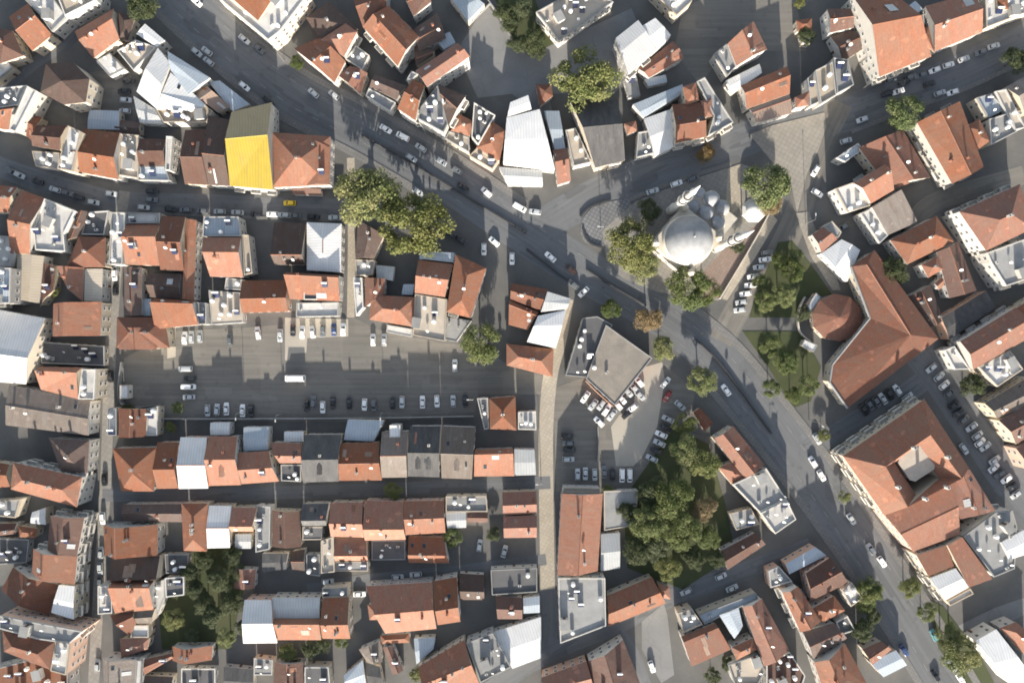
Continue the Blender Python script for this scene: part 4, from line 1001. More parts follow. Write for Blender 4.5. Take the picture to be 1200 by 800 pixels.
def setting():
    g = MB(); S = 900
    g.face([(-S,-S,0),(S,-S,0),(S,S,0),(-S,S,0)]); tag(g.build('ground', ['earth']), kind='structure')
    st = lambda *a, **k: tag(ribbon(*a, **k), kind='structure')
    st('boulevard_road', 'asphalt', BOULEVARD, 50, .012)
    for s in (1, -1): st('boulevard_pavement', 'pavement_gray', BOULEVARD[:6] if s > 0 else BOULEVARD[:7], 8, .12, True, 29*s)
    st('boulevard_pavement', 'pavement_gray', BOULEVARD[9:], 8, .12, True, 29); st('boulevard_pavement', 'pavement_gray', BOULEVARD[8:], 8, .12, True, -29)
    UP = [(640,262),(700,228),(770,198),(850,172),(920,145),(990,135),(1060,108),(1130,82),(1260,20)]
    st('upper_road', 'asphalt', UP, 40, .016)
    st('upper_road_pavement', 'pavement_gray', UP[1:4], 5, .12, True, 21)
    st('upper_road_pavement', 'pavement_gray', UP[5:], 5, .12, True, 21)
    W = [(-40,178),(20,203),(80,222),(140,236),(220,239),(320,243),(405,246),(470,262)]
    st('west_street', 'asphalt', W, 24, .008)
    st('west_street_pavement', 'pavement_gray', W[3:7], 3, .12, True, 12.5)
    st('alley', 'paving', [(146,224),(141,260),(136,320),(131,390),(127,470),(124,560),(119,640),(114,720),(108,830)], 13, .02)
    st('passage', 'paving_beige', [(411,185),(412,240),(412,300),(411,372)], 9, .024)
    st('sunlit_lane', 'paving_beige', [(664,350),(655,400),(645,440),(640,500),(640,570),(641,640),(642,700)], 17, .02)
    st('lane_end', 'asphalt', [(642,690),(644,730),(640,765)], 20, .028)
    st('row_lane', 'asphalt', [(120,580),(240,579),(360,576),(480,572),(560,569),(645,565)], 15, .024)
    st('lower_lane', 'asphalt', [(360,690),(420,680),(500,672),(570,664),(640,655)], 13, .032)
    st('bottom_street', 'asphalt', [(540,830),(610,785),(660,757),(720,733),(780,703),(850,676),(950,640)], 21, .036)
    st('side_street', 'asphalt', [(725,738),(745,770),(765,830)], 14, .040)
    st('east_street', 'asphalt_worn', [(985,120),(955,185),(935,250),(905,310),(872,350),(845,400)], 30, .020)
    st('school_street', 'asphalt', [(940,530),(1000,495),(1060,462),(1100,430)], 24, .016)
    st('parking_street', 'asphalt', [(1080,410),(1110,450),(1150,510),(1190,570),(1240,640)], 46, .024)
    st('north_alley', 'asphalt', [(-20,130),(40,75),(85,45),(130,-20)], 14, .020)
    st('yard_street', 'asphalt_worn', [(1020,205),(1040,250),(1060,285),(1090,240),(1200,205)], 22, .028)
    sheet('car_park', 'asphalt_worn', [(145,420),(205,388),(300,383),(415,372),(440,385),(520,402),(560,405),(600,430),(635,440),(635,462),(560,462),(556,490),(400,494),(200,492),(148,470)], .016)
    sheet('small_car_park', 'asphalt_worn', [(648,455),(690,440),(740,470),(780,430),(815,455),(805,520),(785,560),(745,576),(652,576)], .016)
    sheet('concrete_yard', 'concrete_gray', [(535,60),(570,5),(600,45),(640,90),(650,150),(600,110),(560,115)], .010)
    sheet('concrete_yard', 'concrete_gray', [(610,70),(740,10),(760,60),(720,110),(640,110)], .012)
    sheet('dirt_yard', 'asphalt_worn', [(800,10),(860,-20),(930,-10),(945,60),(900,60),(850,60),(820,100),(790,60)], .011)
    sheet('courtyard', 'asphalt_worn', [(105,85),(150,80),(162,110),(158,150),(105,150)], .013)
    sheet('concrete_yard', 'concrete_gray', [(752,728),(778,707),(782,720),(790,790),(775,800),(752,760)], .044)
    sheet('concrete_yard', 'concrete_gray', [(1118,735),(1165,712),(1200,700),(1200,720),(1150,745)], .018)
    sheet('painted_sun_patch', 'painted_sun_ground', [(748,432),(776,424),(779,446),(770,500),(752,536),(742,546),(722,546),(716,500),(726,486),(742,480)], .020)  # sunlit zone of the small car park painted as a paler sheet
    sheet('painted_sun_patch', 'painted_sun_ground', [(334,372),(408,374),(408,394),(360,396),(359,413),(341,414),(339,422),(334,422)], .020)  # sunlight falling between the houses, painted as a pale sheet
    sheet('painted_sun_patch', 'painted_sun_ground', [(196,382),(206,380),(206,418),(196,420)], .024)  # narrow strip in the same painted sunlight colour
    # plazas
    sheet('cobbled_plaza', 'cobbles', [(680,272),(682,256),(694,243),(712,237),(738,232),(745,262),(720,286),(696,290),(685,284)], .13, .13)
    sheet('plaza', 'plaza_stone', [(878,158),(905,147),(966,132),(968,150),(958,178),(945,205),(934,250),(926,210),(905,190)], .13, .13)
    sheet('traffic_island', 'plaza_stone', [(932,250),(948,248),(958,275),(976,310),(985,340),(975,340),(950,300)], .13, .13)
    sheet('mosque_garden', 'paving', [(706,270),(745,236),(800,214),(868,192),(880,196),(902,250),(880,290),(842,352),(822,350),(770,342),(728,325),(710,300)], .14, .14)
    sheet('patio', 'patio', [(818,326),(850,290),(888,262),(897,255),(880,288),(842,350),(826,348)], .145)
    sheet('garden_path', 'paving_beige', [(853,198),(867,193),(868,240),(858,252),(850,248)], .149)
    sheet('kerb_path', 'paving_beige', [(904,250),(911,258),(886,300),(852,352),(846,350),(880,290)], .026)
    for pts in ([(912,284),(928,282),(958,320),(975,345),(940,350),(934,372),(878,372),(884,350)], [(870,388),(938,388),(962,430),(950,470),(930,478),(900,430)]):
        sheet('lawn', 'lawn', pts, .10, .10)
    sheet('verge', 'lawn', [(1085,700),(1105,710),(1150,770),(1165,800),(1130,800),(1100,760)], .11, .11)
    sheet('yard_garden', 'lawn', [(578,-5),(625,-5),(635,20),(655,48),(628,62),(602,50)], .07, .07)
    sheet('grove_floor', 'lawn', [(730,585),(790,500),(830,520),(850,590),(862,650),(800,690),(735,665)], .06, .06)
    sheet('garden_floor', 'lawn', [(215,645),(275,640),(285,690),(270,760),(190,760),(185,700)], .06, .06)
    # painted dashes on the boulevard
    b = MB()
    line = [Vector(p) for p in BOULEVARD]
    for off in (13, -13):
        for i in range(1, len(line)-1):
            a, c = line[i], line[i+1]; d = c-a; n = int(d.length/22); nn = Vector((-d.y, d.x)).normalized()*off
            for k in range(n):
                u, v = a+d*((k+.1)/n)+nn, a+d*((k+.45)/n)+nn; w = nn.normalized()*.28
                b.face([x+Vector((0,0,.052)) for x in (P(*(u+w)), P(*(u-w)), P(*(v-w)), P(*(v+w)))])
    for i, f in enumerate(b.f):
        if (Vector(b.v[f[1]])-Vector(b.v[f[0]])).cross(Vector(b.v[f[2]])-Vector(b.v[f[0]])).z < 0: f.reverse()
    tag(b.build('road_markings', ['paintwhite']), kind='structure')
    # median railings: dark, waist-high
    for lab, ln in (('long dark median railing on the boulevard, west of the junction', [(425,159),(490,196),(560,239),(617,273)]),
                    ('short dark median railing just south-west of the cobbled plaza', [(617,292),(640,310),(668,331)]),
                    ('dark median railing on the boulevard below the mosque trees', [(687,316),(720,337),(757,358)]),
                    ('curving dark median railing on the lower boulevard', [(815,398),(840,422),(870,462),(903,507)])):
        o = ribbon('median_railing', 'darkline', ln, 1.5, 1.0, True); tag(o, lab, 'railing', 'median railings')
    for lab, ln in (('low curved bollard wall along the north side of the cobbled plaza', [(680,254),(690,244),(704,238),(716,235)]),
                    ('low curved bollard wall along the south side of the cobbled plaza', [(683,268),(686,278),(693,286),(705,290)])):
        o = ribbon('plaza_kerb', 'darkline', ln, 2.2, .7, True); tag(o, lab, 'kerb wall', 'kerb walls of the plaza')
    for lab, ln, mt, wd, hh in (('low stone wall along the east edge of the mosque garden', [(902,248),(880,288),(843,350)], 'stone', 1.4, 1.1),
                        ('low wall at the south edge of the big car park', [(150,490),(300,490),(450,489),(555,487)], 'cgray', 1.0, 1.8),
                        ('wall round the dark sunken yard by the alley', [(145,424),(145,472),(190,474)], 'cgray', 1.0, 2.0),
                        ('curved stone wall around the garden pavilion', [(942,348),(934,366),(936,388),(948,400)], 'stone', 1.0, 1.4),
                        ('white parapet wall beside the small car park building', [(686,446),(700,460),(718,476)], 'plaster_pink', 1.0, 1.5),
                        ('pale wall along the top concrete yard', [(572,2),(586,22),(603,52)], 'cgray', 1.2, 1.6),
                        ('low wall along the yard between white roof and beige block', [(552,28),(575,5)], 'cgray', 1.0, 1.4),
                        ('dark wall dividing the small car park', [(700,500),(701,520),(700,540)], 'cgray', .9, 1.6)):
        o = ribbon('garden_wall', mt, ln, wd, hh, True); tag(o, lab, 'wall', 'free-standing walls')

# ------------------------------------------------------------------ trees
def crown_mesh(seed, leaf, n=2300, flat=.72, loose=1.0):
    r = random.Random(seed); b = MB(); clumps = []
    for k in range(32):
        a = r.uniform(0, 2*math.pi); d = math.sqrt(r.random())*.84
        z = (1-d*d)*.62*r.uniform(.3, 1.0)
        clumps.append((d*math.cos(a), d*math.sin(a), z, r.uniform(.16, .35)))
    for k in range(n):
        cx, cy, cz, cr = r.choice(clumps)
        u = Vector((r.gauss(0,1), r.gauss(0,1), r.gauss(0,1))).normalized()*cr*r.uniform(.55, 1.08)*loose
        p = Vector((cx+u.x, cy+u.y, flat*(cz+u.z)+.1))
        nrm = (u+Vector((r.uniform(-.35,.35), r.uniform(-.35,.35), r.uniform(.0,.5)))).normalized()
        s = r.uniform(.016, .042); t = nrm.orthogonal().normalized(); t.rotate(Matrix.Rotation(r.uniform(0,6.28), 3, nrm)); w = nrm.cross(t)
        b.face([p+t*s*1.3, p+w*s*.7+nrm*s*.2, p-t*s*1.3, p-w*s*.7+nrm*s*.2], 0)
    return b.mesh('crown', [leaf], False), clumps
def trunk_mesh(seed, clumps):
    r = random.Random(seed); b = MB()
    b.tube((0,0,-.85),(.02,.01,-.2),.055,.04,8); 
    for c in r.sample(clumps, 7):
        b.tube((.02,.01,-.25),(c[0]*.85,c[1]*.85,c[2]*.7),.03,.008,5)
    return b.mesh('trunk', ['bark'])
KINDS = {}
def tree_kinds():
    for k, (leaf, fl, lo) in {'y':('leaf_olive',.72,1.0),'g':('leaf_green',.75,1.0),'d':('leaf_dark',.8,1.05),'o':('leaf_rust',.72,1.1)}.items():
        KINDS[k] = []
        for v in range(4 if k != 'o' else 2):
            me, cl = crown_mesh(hash_(k)+v*17, leaf, 8500, fl, lo); KINDS[k].append((me, trunk_mesh(v+5, cl)))
def hash_(s): return sum(ord(c)*31 for c in s)
TREES = '''
430,226,38,y,huge olive-green spreading tree at the top of the sunlit passage
484,262,40,y,huge olive-green tree between the boulevard and the passage tree
686,90,36,y,large olive round tree behind the black gabled hall
166,6,19,d,dark leafy tree at the top edge beside the factory
562,402,24,g,dark green tree at the east corner of the big car park
740,285,33,y,largest yellow-green tree in the mosque garden, west of the dome
752,310,22,y,yellow-green tree under the largest mosque garden tree
760,247,15,d,small dark tree north-west of the minaret
805,336,27,g,wide green tree just below the great dome
828,342,17,g,green tree at the south tip of the mosque island
716,363,13,g,lone green street tree across from the mosque
760,372,17,o,yellow-brown thin tree on the boulevard kerb
776,408,15,y,yellow-green tree north of the wide beige roof
823,446,18,y,yellow-green tree beside the small car park entrance
803,497,14,y,bright round tree next to the low red-brown kiosk
803,527,21,y,bright green tree at the north end of the grove
826,542,20,y,bright green tree beside the brick-brown house
762,575,20,d,dark tree at the north-west corner of the grove
790,585,27,g,wide green tree in the middle of the grove
760,612,25,g,wide green tree at the west side of the grove
800,622,25,g,green tree in the lower middle of the grove
828,597,18,o,brown thinning tree at the grove's east side
830,632,17,g,green tree at the grove's south-east edge
783,665,17,y,yellowish tree at the grove's south end
748,645,19,d,dark tree at the grove's south-west edge
812,655,14,d,small dark tree by the bottom street
900,214,28,g,large dark green tree north-east of the mosque fountain
902,238,16,o,orange-tinged tree next to the mosque fountain
865,288,9,d,small round dark tree in the mosque patio
826,179,12,o,small rusty tree on the upper road pavement
1062,132,23,g,bright green tree standing in the upper road
918,346,17,g,green tree in the upper garden lawn, west of the pavilion
930,318,16,g,green tree at the north of the upper garden lawn
896,352,15,g,light green tree at the west of the upper garden lawn
915,305,12,g,small green tree at the top of the upper garden lawn
922,425,17,g,green spreading tree on the lower garden lawn
905,405,15,g,light green tree at the lower lawn's west edge
948,452,15,g,green tree at the lower lawn's east corner
930,462,12,g,small green tree at the lower lawn's tip
1140,452,16,d,dark tree in the shade by the parked rows
1046,318,17,d,dark yard tree behind the cross-hipped house
966,510,8,y,small yellow-green street tree at the school corner
990,582,8,y,small yellow-green street tree along the school's west wall
1067,688,13,y,round olive street tree by the lower school wall
1087,718,12,g,spiky green street tree south of the round olive one
1128,768,22,y,broad olive tree at the bottom of the boulevard verge
1112,745,15,y,olive tree at the top of the boulevard verge
1018,692,17,g,green tree beside the rimmed white terrace
1014,708,12,g,small green tree below the rimmed white terrace
203,726,15,y,yellow-green oval tree in the dark garden by the alley
265,747,13,y,yellow-green tree south in the dark garden
258,680,17,d,big dark tree in the middle of the dark garden
240,655,15,d,dark tree at the north of the dark garden
238,708,14,d,gray-green tree south-west in the dark garden
272,652,12,d,dark tree beside the small brick house
222,672,12,d,dark tree beside the white-rimmed dark roof
460,576,11,y,small yellow-green tree in the row lane
530,630,12,g,round green tree behind the orange row houses
578,626,9,d,small dark tree near the sunlit lane
336,764,11,g,small green bush below the gray sheet roof
400,752,8,g,little green bush under the orange row end
488,790,9,y,little yellow-green tree at the bottom of the south-west block
592,14,14,d,dark tree at the top edge by the concrete yard
612,8,13,d,second dark tree at the top edge, nearer the beige block
624,46,15,d,dark tree below the beige block
606,52,12,d,small dark tree behind the concrete yard wall
61,342,8,y,lone yellowish bush beside the beige corrugated roof
207,478,8,g,small green tree by the car park's south-west corner
200,500,7,y,tiny yellow-green bush beside the brick-red house
713,576,8,y,small bush at the north end of the long orange hall
348,73,9,g,green bush in front of the crossing orange gables
1190,70,15,d,dark tree at the right edge on the upper road
937,4,7,y,small light green tree at the top edge near the dirt yard
572,412,10,y,small tree touching the car park corner tree
1010,738,15,d,dark tree in the shaded yard beside the lower boulevard
1022,722,11,d,small dark tree between the yard tree and the boulevard
836,792,10,d,dark tree at the bottom edge behind the worn roof
852,778,9,d,small dark tree in the bottom yard by the pinkish terrace
228,690,14,d,dark tree in the dark garden north of the oval tree
250,722,15,d,dark tree in the south of the dark garden
278,672,12,d,dark tree at the dark garden's east side
272,705,14,d,dark tree near the white-sloped warehouse
225,745,11,d,dark tree left of the lowest garden trees
284,735,10,d,dark tree squeezed between garden and warehouse
945,42,10,d,dark bush behind the small orange hut
768,640,18,d,dark tree under the grove's southern canopy
842,655,12,d,dark tree beside the low brown roof
735,600,14,d,dark tree at the grove's west edge by the gray roofs
905,455,13,g,green tree on the lower lawn by the boulevard
942,368,10,d,dark shrub tree beside the pavilion wall
933,300,11,g,green shrub tree at the upper lawn's north tip
598,28,13,d,dark tree in the middle of the top yard garden
630,60,11,d,dark tree at the foot of the top yard garden
362,762,11,d,dark tree in the shaded yard under the orange row
378,757,10,d,dark tree next to the little green bush
345,780,9,d,dark bush above the bottom dark flat roof
1052,322,13,d,dark tree in the yard behind the dull shed
1040,338,12,d,dark tree by the long hall's north-east side
150,480,8,d,dark bush at the car park's sunken corner
890,330,10,g,green shrub tree behind the slanting car row
'''
def plant():
    tree_kinds(); rnd = random.Random(9)
    for i, ln in enumerate(TREES.strip().split('\n')):
        x, y, r, k, lab = ln.split(',', 4); x, y, r = float(x), float(y), float(r)
        r *= .9 if 'grove' in lab or 'garden' in lab or 'lawn' in lab else 1; rm = r*.3*.97; nm = 'bush' if 'bush' in lab else 'tree'
        h = rm*.85*min(1, 11/(rm*1.2)) if rm > 5 else rm*.9
        zc = max(.4 if nm == 'bush' else 2.0, h)
        w = P(x, y, zc+rm*.3); w.z = 0
        root = link(nm, None, None, w); tag(root, lab, nm, 'street and garden trees')
        cm, tm = KINDS[k][i % len(KINDS[k])]
        c = link('crown', cm, root, (0,0,zc)); sc = rm*1.02; c.scale = (sc*rnd.uniform(.94,1.08), sc*rnd.uniform(.94,1.06), sc); c.rotation_euler.z = rnd.uniform(0, 6.28)
        t = link('trunk', tm, root, (0,0,zc)); t.scale = (sc, sc, max(sc, zc/.85)); t.rotation_euler = c.rotation_euler

# ------------------------------------------------------------------ vehicles
def car_meshes():
    """a hatchback-saloon, a van and a minibus, each as body, windscreen, rear_window and a wheel; x forward"""
    out = {}
    def loft(sec, mi, cap=True):
        b = MB()
        for (x0, r0), (x1, r1) in zip(sec, sec[1:]):
            n = len(r0)
            for i in range(n):
                j = (i+1) % n
                b.face([Vector((x0,*r0[i])), Vector((x0,*r0[j])), Vector((x1,*r1[j])), Vector((x1,*r1[i]))], mi)
        b.face([Vector((sec[0][0], *p)) for p in sec[0][1]][::-1], mi); b.face([Vector((sec[-1][0], *p)) for p in sec[-1][1]], mi)
        return b
    def ring(w, z0, z1, c=.12):
        return [(-w+c*.4,z0),(w-c*.4,z0),(w,z0+c),(w,z1-c*.8),(w-c,z1),(-w+c,z1),(-w,z1-c*.8),(-w,z0+c)]
    def make(name, L_, W_, hood, roof, zb, cab, van=False):
        w = W_/2
        lower = loft([(-L_/2,ring(w*.84,.42,hood-.12)),(-L_/2+.12,ring(w*.95,.30,hood)),(-L_/2+.7,ring(w,.22,hood+.02)),(0,ring(w,.20,hood+.03)),(L_/2-.9,ring(w,.22,hood)),(L_/2-.2,ring(w*.93,.28,hood-.12)),(L_/2,ring(w*.78,.40,hood-.26))], 0)
        x0, x1, x2, x3 = cab        # rear foot, rear top, front top, front foot
        g = [(x0, hood-.02, w*.90), (x1, roof, w*.76), (x2, roof, w*.76), (x3, hood-.02, w*.88)]
        b = lower
        T = lambda x, y, z: Vector((x, y, z))
        (a, za, wa), (c, zc, wc), (d, zd, wd), (e, ze, we) = g
        cr = .05                          # a slightly crowned roof
        b.face([T(c,-wc,zc),T(d,-wd,zd),T(d,0,zd+cr),T(c,0,zc+cr)], 0); b.face([T(c,0,zc+cr),T(d,0,zd+cr),T(d,wd,zd),T(c,wc,zc)], 0)
        b.face([T(a,-wa,za),T(a,wa,za),T(c,wc,zc),T(c,0,zc+cr),T(c,-wc,zc)][::-1], 0); b.face([T(e,-we,ze),T(e,we,ze),T(d,wd,zd),T(d,0,zd+cr),T(d,-wd,zd)], 0)
        for s in (-1, 1):
            f = [T(a,s*wa,za),T(e,s*we,ze),T(d,s*wd,zd),T(c,s*wc,zc)]
            b.face(f if s < 0 else f[::-1], 0)
            k = [lerp(f[0],f[3],.22)+(f[1]-f[0])*.06, lerp(f[1],f[2],.22)-(f[1]-f[0])*.07, lerp(f[1],f[2],.86)-(f[2]-f[3])*.03, lerp(f[0],f[3],.86)+(f[2]-f[3])*.03]
            if not van: k = [q+Vector((0,s*.015,0)) for q in k]; b.face(k if s < 0 else k[::-1], 1)
            else:
                k = [lerp(k[0],k[1],.66), k[1], k[2], lerp(k[3],k[2],.66)]; k = [q+Vector((0,s*.015,0)) for q in k]; b.face(k if s < 0 else k[::-1], 1)
            b.box((x3-.35, s*(w+.09), hood-.02), .16, .2, .15, 0, 0)
            yl = s*w*.62
            b.face([T(L_/2+.012-.02,yl-.2,hood-.36),T(L_/2+.012-.02,yl+.2,hood-.36),T(L_/2-.13,yl+.2,hood-.17),T(L_/2-.13,yl-.2,hood-.17)], 2)
            b.face([T(-L_/2-.006,yl+.18,hood-.34),T(-L_/2-.006,yl-.18,hood-.34),T(-L_/2-.006,yl-.18,hood-.16),T(-L_/2-.006,yl+.18,hood-.16)], 3)
        body = b.mesh('car', ['carpaint','carglass','lampglass','taillight'])
        def pane(nm, lo, hi, wl, wh, zl, zh, sgn):
            p = MB(); A = T(lo,-wl*.88,zl); B = T(lo,wl*.88,zl); C = T(hi,wh*.86,zh); D = T(hi,-wh*.86,zh)
            n = Vector((sgn*(zh-zl), 0, abs(hi-lo)+.001)).normalized()*.02
            q = [lerp(A,D,.08)+n, lerp(B,C,.08)+n, lerp(B,C,.9)+n, lerp(A,D,.9)+n]
            p.face(q if sgn > 0 else q[::-1], 0); p.face([v-n*.8 for v in (q[::-1] if sgn > 0 else q)], 0)
            return p.mesh(nm, ['carglass'])
        ws = pane('windscreen', e, d, we, wd, ze, zd, 1); rw = pane('rear_window', a, c, wa, wc, za, zc, -1)
        wh = MB(); wh.tube((0,-.1,0),(0,.1,0),.31,.31,14,0); wh.tube((0,-.108,0),(0,.108,0),.19,.19,10,1); wm = wh.mesh('wheel', ['rubber','steel'])
        out[name] = (body, ws, rw, wm, L_, W_)
    make('car', 4.25, 1.74, .92, 1.44, 0, (-1.95,-1.35,.30,1.05))
    make('saloon', 4.45, 1.76, .92, 1.42, 0, (-1.65,-.95,.28,1.05))
    make('van', 4.9, 1.86, 1.12, 1.92, 0, (-2.38,-2.28,1.0,1.75), True)
    make('minibus', 7.2, 2.25, 1.35, 2.7, 0, (-3.45,-3.3,2.3,2.95))
    return out
PAINT = {'w':(.78,.78,.77),'s':(.42,.44,.45),'g':(.12,.13,.14),'k':(.018,.019,.022),'b':(.03,.06,.16),'r':(.25,.03,.025),'m':(.055,.03,.024),'y':(.72,.48,.03),'c':(.12,.30,.34)}
CNAME = {'w':'white','s':'silver','g':'gray','k':'black','b':'blue','r':'red','m':'dark brown','y':'yellow','c':'teal'}
# phrase ; angle of the car axis in the photo plan (0 = along x, counter-clockwise) ; sort axis ; list of x,y,colour[,angle][,kind]
CARS = '''
along the north edge of the big car park;90;x;216,396,w 224,395,s 234,394,s 269,398,g 302,390,w,98 328,393,s 343,387,k 354,389,w 366,389,w,100 378,388,g 391,386,b 402,386,w 437,398,w 450,398,s
on the west side of the big car park;0;y;217,432,s,0,van 222,443,k 221,453,w,0,van 221,465,s
along the south edge of the big car park;90;x;243,481,s 254,480,s 265,479,w 284,481,w 294,481,k 359,475,k 367,471,g 378,477,w 390,472,k 409,472,k 427,474,w 438,475,g 460,472,k 471,471,s 495,471,w 512,470,w 531,470,s 545,469,k
in the open middle of the big car park;0;x;346,443,w,180,minibus 533,428,w,90
beside the beige flat roof in the small car park;55;y;686,465,w 695,474,s 705,474,s 711,480,w 717,486,s 702,494,w,-45 724,474,w,-50
on the east side of the beige flat roof;-48;y;749,447,w 743,454,s 736,459,s 728,467,w 750,463,s,-45 741,478,w,38 735,485,k,40
down the east side of the small car park;-25;y;780,448,s,50 782,464,r,60 797,475,s,-42 783,491,s 780,501,k 775,509,w 773,519,s 769,528,k 764,537,s
in the west row of the small car park;0;y;665,510,k 666,519,g 667,527,k 666,538,s
along the south edge of the small car park;90;x;677,556,s 686,555,s 697,556,s 708,553,g 718,556,k 729,557,w,90,van 738,557,w,90,van
near the upper end of the boulevard;-40;x;230,2,w 286,46,s 303,57,g 230,61,s 242,60,s 244,72,s 286,101,w 314,118,k 367,109,s 391,111,s
on the boulevard's north lane;-33;x;452,151,w 472,160,w,-28,van 493,173,s 482,185,s 517,189,s 535,199,g 543,219,k 570,225,w,-42 490,225,s 609,243,w,-30,van 627,248,s,-8 528,274,k 540,281,k 
around the big junction;-40;x;579,283,w 567,292,w,90 600,303,w,90 645,301,w 669,315,m 672,333,g 684,342,w,45
along the mosque's north kerb;20;x;765,224,s 793,215,w 813,209,g
on the upper road;18;x;1011,140,s 992,165,s 1044,93,g 1060,96,k 1053,107,w 1041,109,k 1080,88,g 1096,82,w 1112,76,w 1130,69,s 1150,61,g 1090,98,k 1102,109,s 1117,108,w 1165,54,s 1068,90,g
by the paved traffic island;60;y;956,200,w 958,226,w,-32 988,266,g,30
in the slanting row east of the mosque garden;8;y;899,296,g 897,304,w 890,313,s 883,324,w 880,334,w 874,344,w 869,354,s 867,363,s
in the perpendicular rows east of the school;38;y;1092,431,s 1101,441,s 1107,451,w 1113,460,g 1118,474,k 1123,483,k 1130,491,g 1139,500,s 1146,510,s 1149,518,w 1155,523,s 1130,526,s,-55 1166,539,s 1165,548,w 1172,555,g 1180,561,w 1186,570,k 1191,579,s
in the row below the long hall;-54;x;1052,457,w 1064,465,s,38 1043,462,k 1035,467,s 1028,471,g 1020,475,g 1013,480,k
along the lower boulevard;-57;y;851,457,w,-55 953,541,w 958,514,s 963,557,w 998,608,s 1021,643,s 1034,658,w 1095,744,c,-65 1060,762,b 1117,780,w 1097,792,k 1126,795,w
along the west street;-2;x;13,201,g,-25 22,205,s,-25 43,212,k,-20 64,222,s,-18 78,226,g,-16 91,231,k,-14 109,237,s,-10 130,227,s,-5 177,234,g 168,243,s 178,224,k 200,245,k 217,246,g 237,247,g 257,248,s 278,249,s 300,251,k 319,251,w 333,252,s 345,253,g 367,254,k 392,255,s 339,238,y
in the long alley;90;y;134,322,w 135,339,k 136,312,g 129,441,k 122,562,k 120,607,w 118,647,s 117,666,s 117,683,g 114,779,s
in the shaded courtyard by the factory;0;y;150,94,k 145,107,k 147,117,s 146,130,s
in the lower lane of the south-west block;3;x;384,681,s 421,696,w 466,676,s 487,673,s 562,639,s,80 591,646,s,75
on the bottom street and its side yard;25;x;764,781,w,-70 804,693,s 845,675,s 858,689,s
in the concrete yard at the top edge;40;x;557,5,w 660,5,s 
'''
def vehicles():
    ms = car_meshes(); rnd = random.Random(21)
    for line in CARS.strip().split('\n'):
        phrase, ang, axis, items = [s.strip() for s in line.split(';')]
        rows = []
        for it in items.split():
            f = it.split(',')
            rows.append((float(f[0]), float(f[1]), f[2], float(f[3]) if len(f) > 3 else float(ang)+rnd.uniform(-2.5,2.5), f[4] if len(f) > 4 else rnd.choice(('car','car','saloon'))))
        for cnt, r in enumerate(rows):
            x, y, col, a, kd = r
            word = {'car':'car','saloon':'car'}.get(kd, kd)
            same = sorted((q for q in rows if q[2] == col and {'car':'car','saloon':'car'}.get(q[4], q[4]) == word), key=lambda q: q[0 if axis == 'x' else 1])
            i = same.index(r); n = len(same); e0, e1 = ('west','east') if axis == 'x' else ('north','south')
            base = CNAME[col]+' '+word if not (col == 'y') else 'yellow taxi car'
            if n == 1: lab = base+' '+phrase
            elif i == 0: lab = e0+'ernmost '+base+' '+phrase
            elif i == n-1: lab = e1+'ernmost '+base+' '+phrase
            elif i < n/2: lab = f'{ORD[i]} {base} from the {e0} {phrase}'
            else: lab = f'{ORD[n-1-i]} {base} from the {e1} {phrase}'
            if len(lab.split()) < 4: lab = base+' parked '+phrase
            body, ws, rw, wm, L_, W_ = ms[kd]
            w = P(x, y, .9); w.z = .018
            o = link({'car':'parked_car','saloon':'parked_car','van':'delivery_van','minibus':'minibus'}[kd], body, None, w)
            o.rotation_euler.z = math.radians(a+(180 if rnd.random() < .5 and kd != 'minibus' else 0))
            p = PAINT[col]; k = rnd.uniform(.85, 1.12); o.color = (p[0]*k, p[1]*k, p[2]*k, 1)
            tag(o, lab, word, 'vehicles '+phrase)
            link('windscreen', ws, o); link('rear_window', rw, o)
            for sx in (-1, 1):
                for sy in (-1, 1): link('wheel', wm, o, (sx*L_*.3, sy*(W_/2-.12), .31))

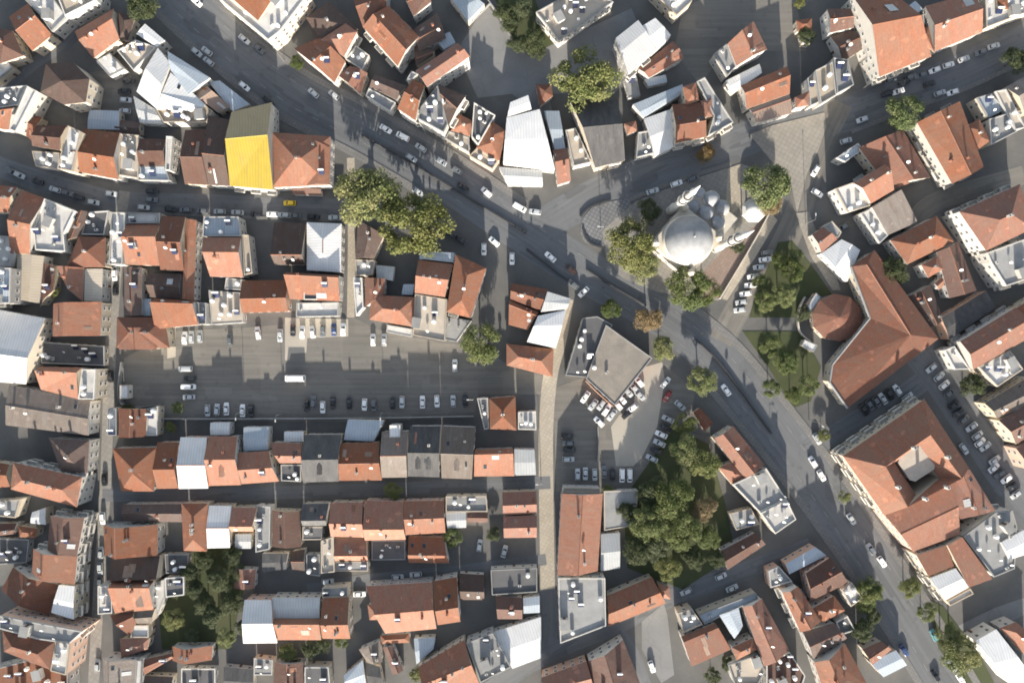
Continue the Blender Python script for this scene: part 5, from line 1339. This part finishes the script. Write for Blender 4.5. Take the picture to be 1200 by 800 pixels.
# ------------------------------------------------------------------ street furniture
def lamps():
    b = MB(); b.tube((0,0,0),(0,0,8),.13,.07,8); b.tube((0,0,7.95),(0,1.6,8.3),.06,.05,6); pole = b.mesh('pole', ['steel'])
    b = MB(); b.box((0,1.75,8.22),.36,.9,.16); head = b.mesh('lamp_head', ['unitgray'])
    for lab, x, y, a in (('gray lamp post at the west end of the car park wall',287,482,180),('gray lamp post at the car park wall opposite the white sheds',332,484,180),
                     ('gray lamp post at the middle of the car park wall',451,482,180),('gray lamp post by the lone orange house at the car park',556,466,90),
                     ('gray lamp post on the boulevard beside the corner terrace',333,72,30),('gray lamp post on the boulevard opposite the huge trees',500,160,35),
                     ('gray lamp post on the kerb beside the brick-brown house',905,572,230),('gray lamp post on the boulevard near the school corner',948,492,225),
                     ('gray lamp post on the cobbled plaza',704,270,90),('gray lamp post on the paved traffic island',944,262,0),
                     ('gray lamp post at the row lane\'s lane end',634,562,90),('gray lamp post on the upper road by the white parapet',1008,106,20)):
        root = link('lamp_post', None, None, P(x, y)); tag(root, lab, 'lamp post', 'lamp posts'); root.rotation_euler.z = math.radians(a)
        link('pole', pole, root); link('lamp_head', head, root)

# ------------------------------------------------------------------ light and camera
def light_and_camera():
    EL, AZ = math.radians(15), math.radians(178)       # azimuth clockwise from north: the sun stands just east of south
    w = bpy.data.worlds.new('World'); scn.world = w; w.use_nodes = True
    nt = w.node_tree; bg = nt.nodes['Background']
    sky = nt.nodes.new('ShaderNodeTexSky'); sky.sky_type = 'NISHITA'; sky.sun_disc = False
    sky.sun_elevation = EL; sky.sun_rotation = AZ; sky.altitude = 100; sky.dust_density = 1.5; sky.ozone_density = 1
    hs = nt.nodes.new('ShaderNodeHueSaturation'); hs.inputs['Saturation'].default_value = .62; nt.links.new(sky.outputs[0], hs.inputs['Color']); nt.links.new(hs.outputs[0], bg.inputs[0]); bg.inputs[1].default_value = SKY
    l = bpy.data.lights.new('sun', 'SUN'); l.energy = SUN; l.angle = math.radians(.5); l.color = (1, .91, .78)
    o = bpy.data.objects.new('sun', l); COL.objects.link(o)
    d = Vector((math.sin(AZ)*math.cos(EL), math.cos(AZ)*math.cos(EL), math.sin(EL)))
    o.rotation_euler = d.to_track_quat('Z', 'Y').to_euler(); o.location = d*300
    c = bpy.data.cameras.new('camera'); c.sensor_width = 36; c.sensor_fit = 'HORIZONTAL'; c.lens = 36*CAM_H/(1200*MPP)
    c.clip_end = 3000; c.clip_start = 1
    co = bpy.data.objects.new('camera', c); COL.objects.link(co); co.location = (0, 0, CAM_H); scn.camera = co
    vs = scn.view_settings; vs.view_transform = 'Standard'; vs.look = 'None'; vs.gamma = 1; vs.exposure = EXPOSURE; vs.use_curve_mapping = False
    scn.render.engine = 'CYCLES'; scn.cycles.max_bounces = 5; scn.cycles.use_denoising = True
    scn.cycles.pixel_filter_type = 'BLACKMAN_HARRIS'; scn.cycles.filter_width = 1.8
SUN, SKY, EXPOSURE = 4.4, .098, 1.68
setting(); build_houses(); ring_school(); long_hall(); mosque(); fit_walls(); plant(); vehicles(); lamps(); light_and_camera()
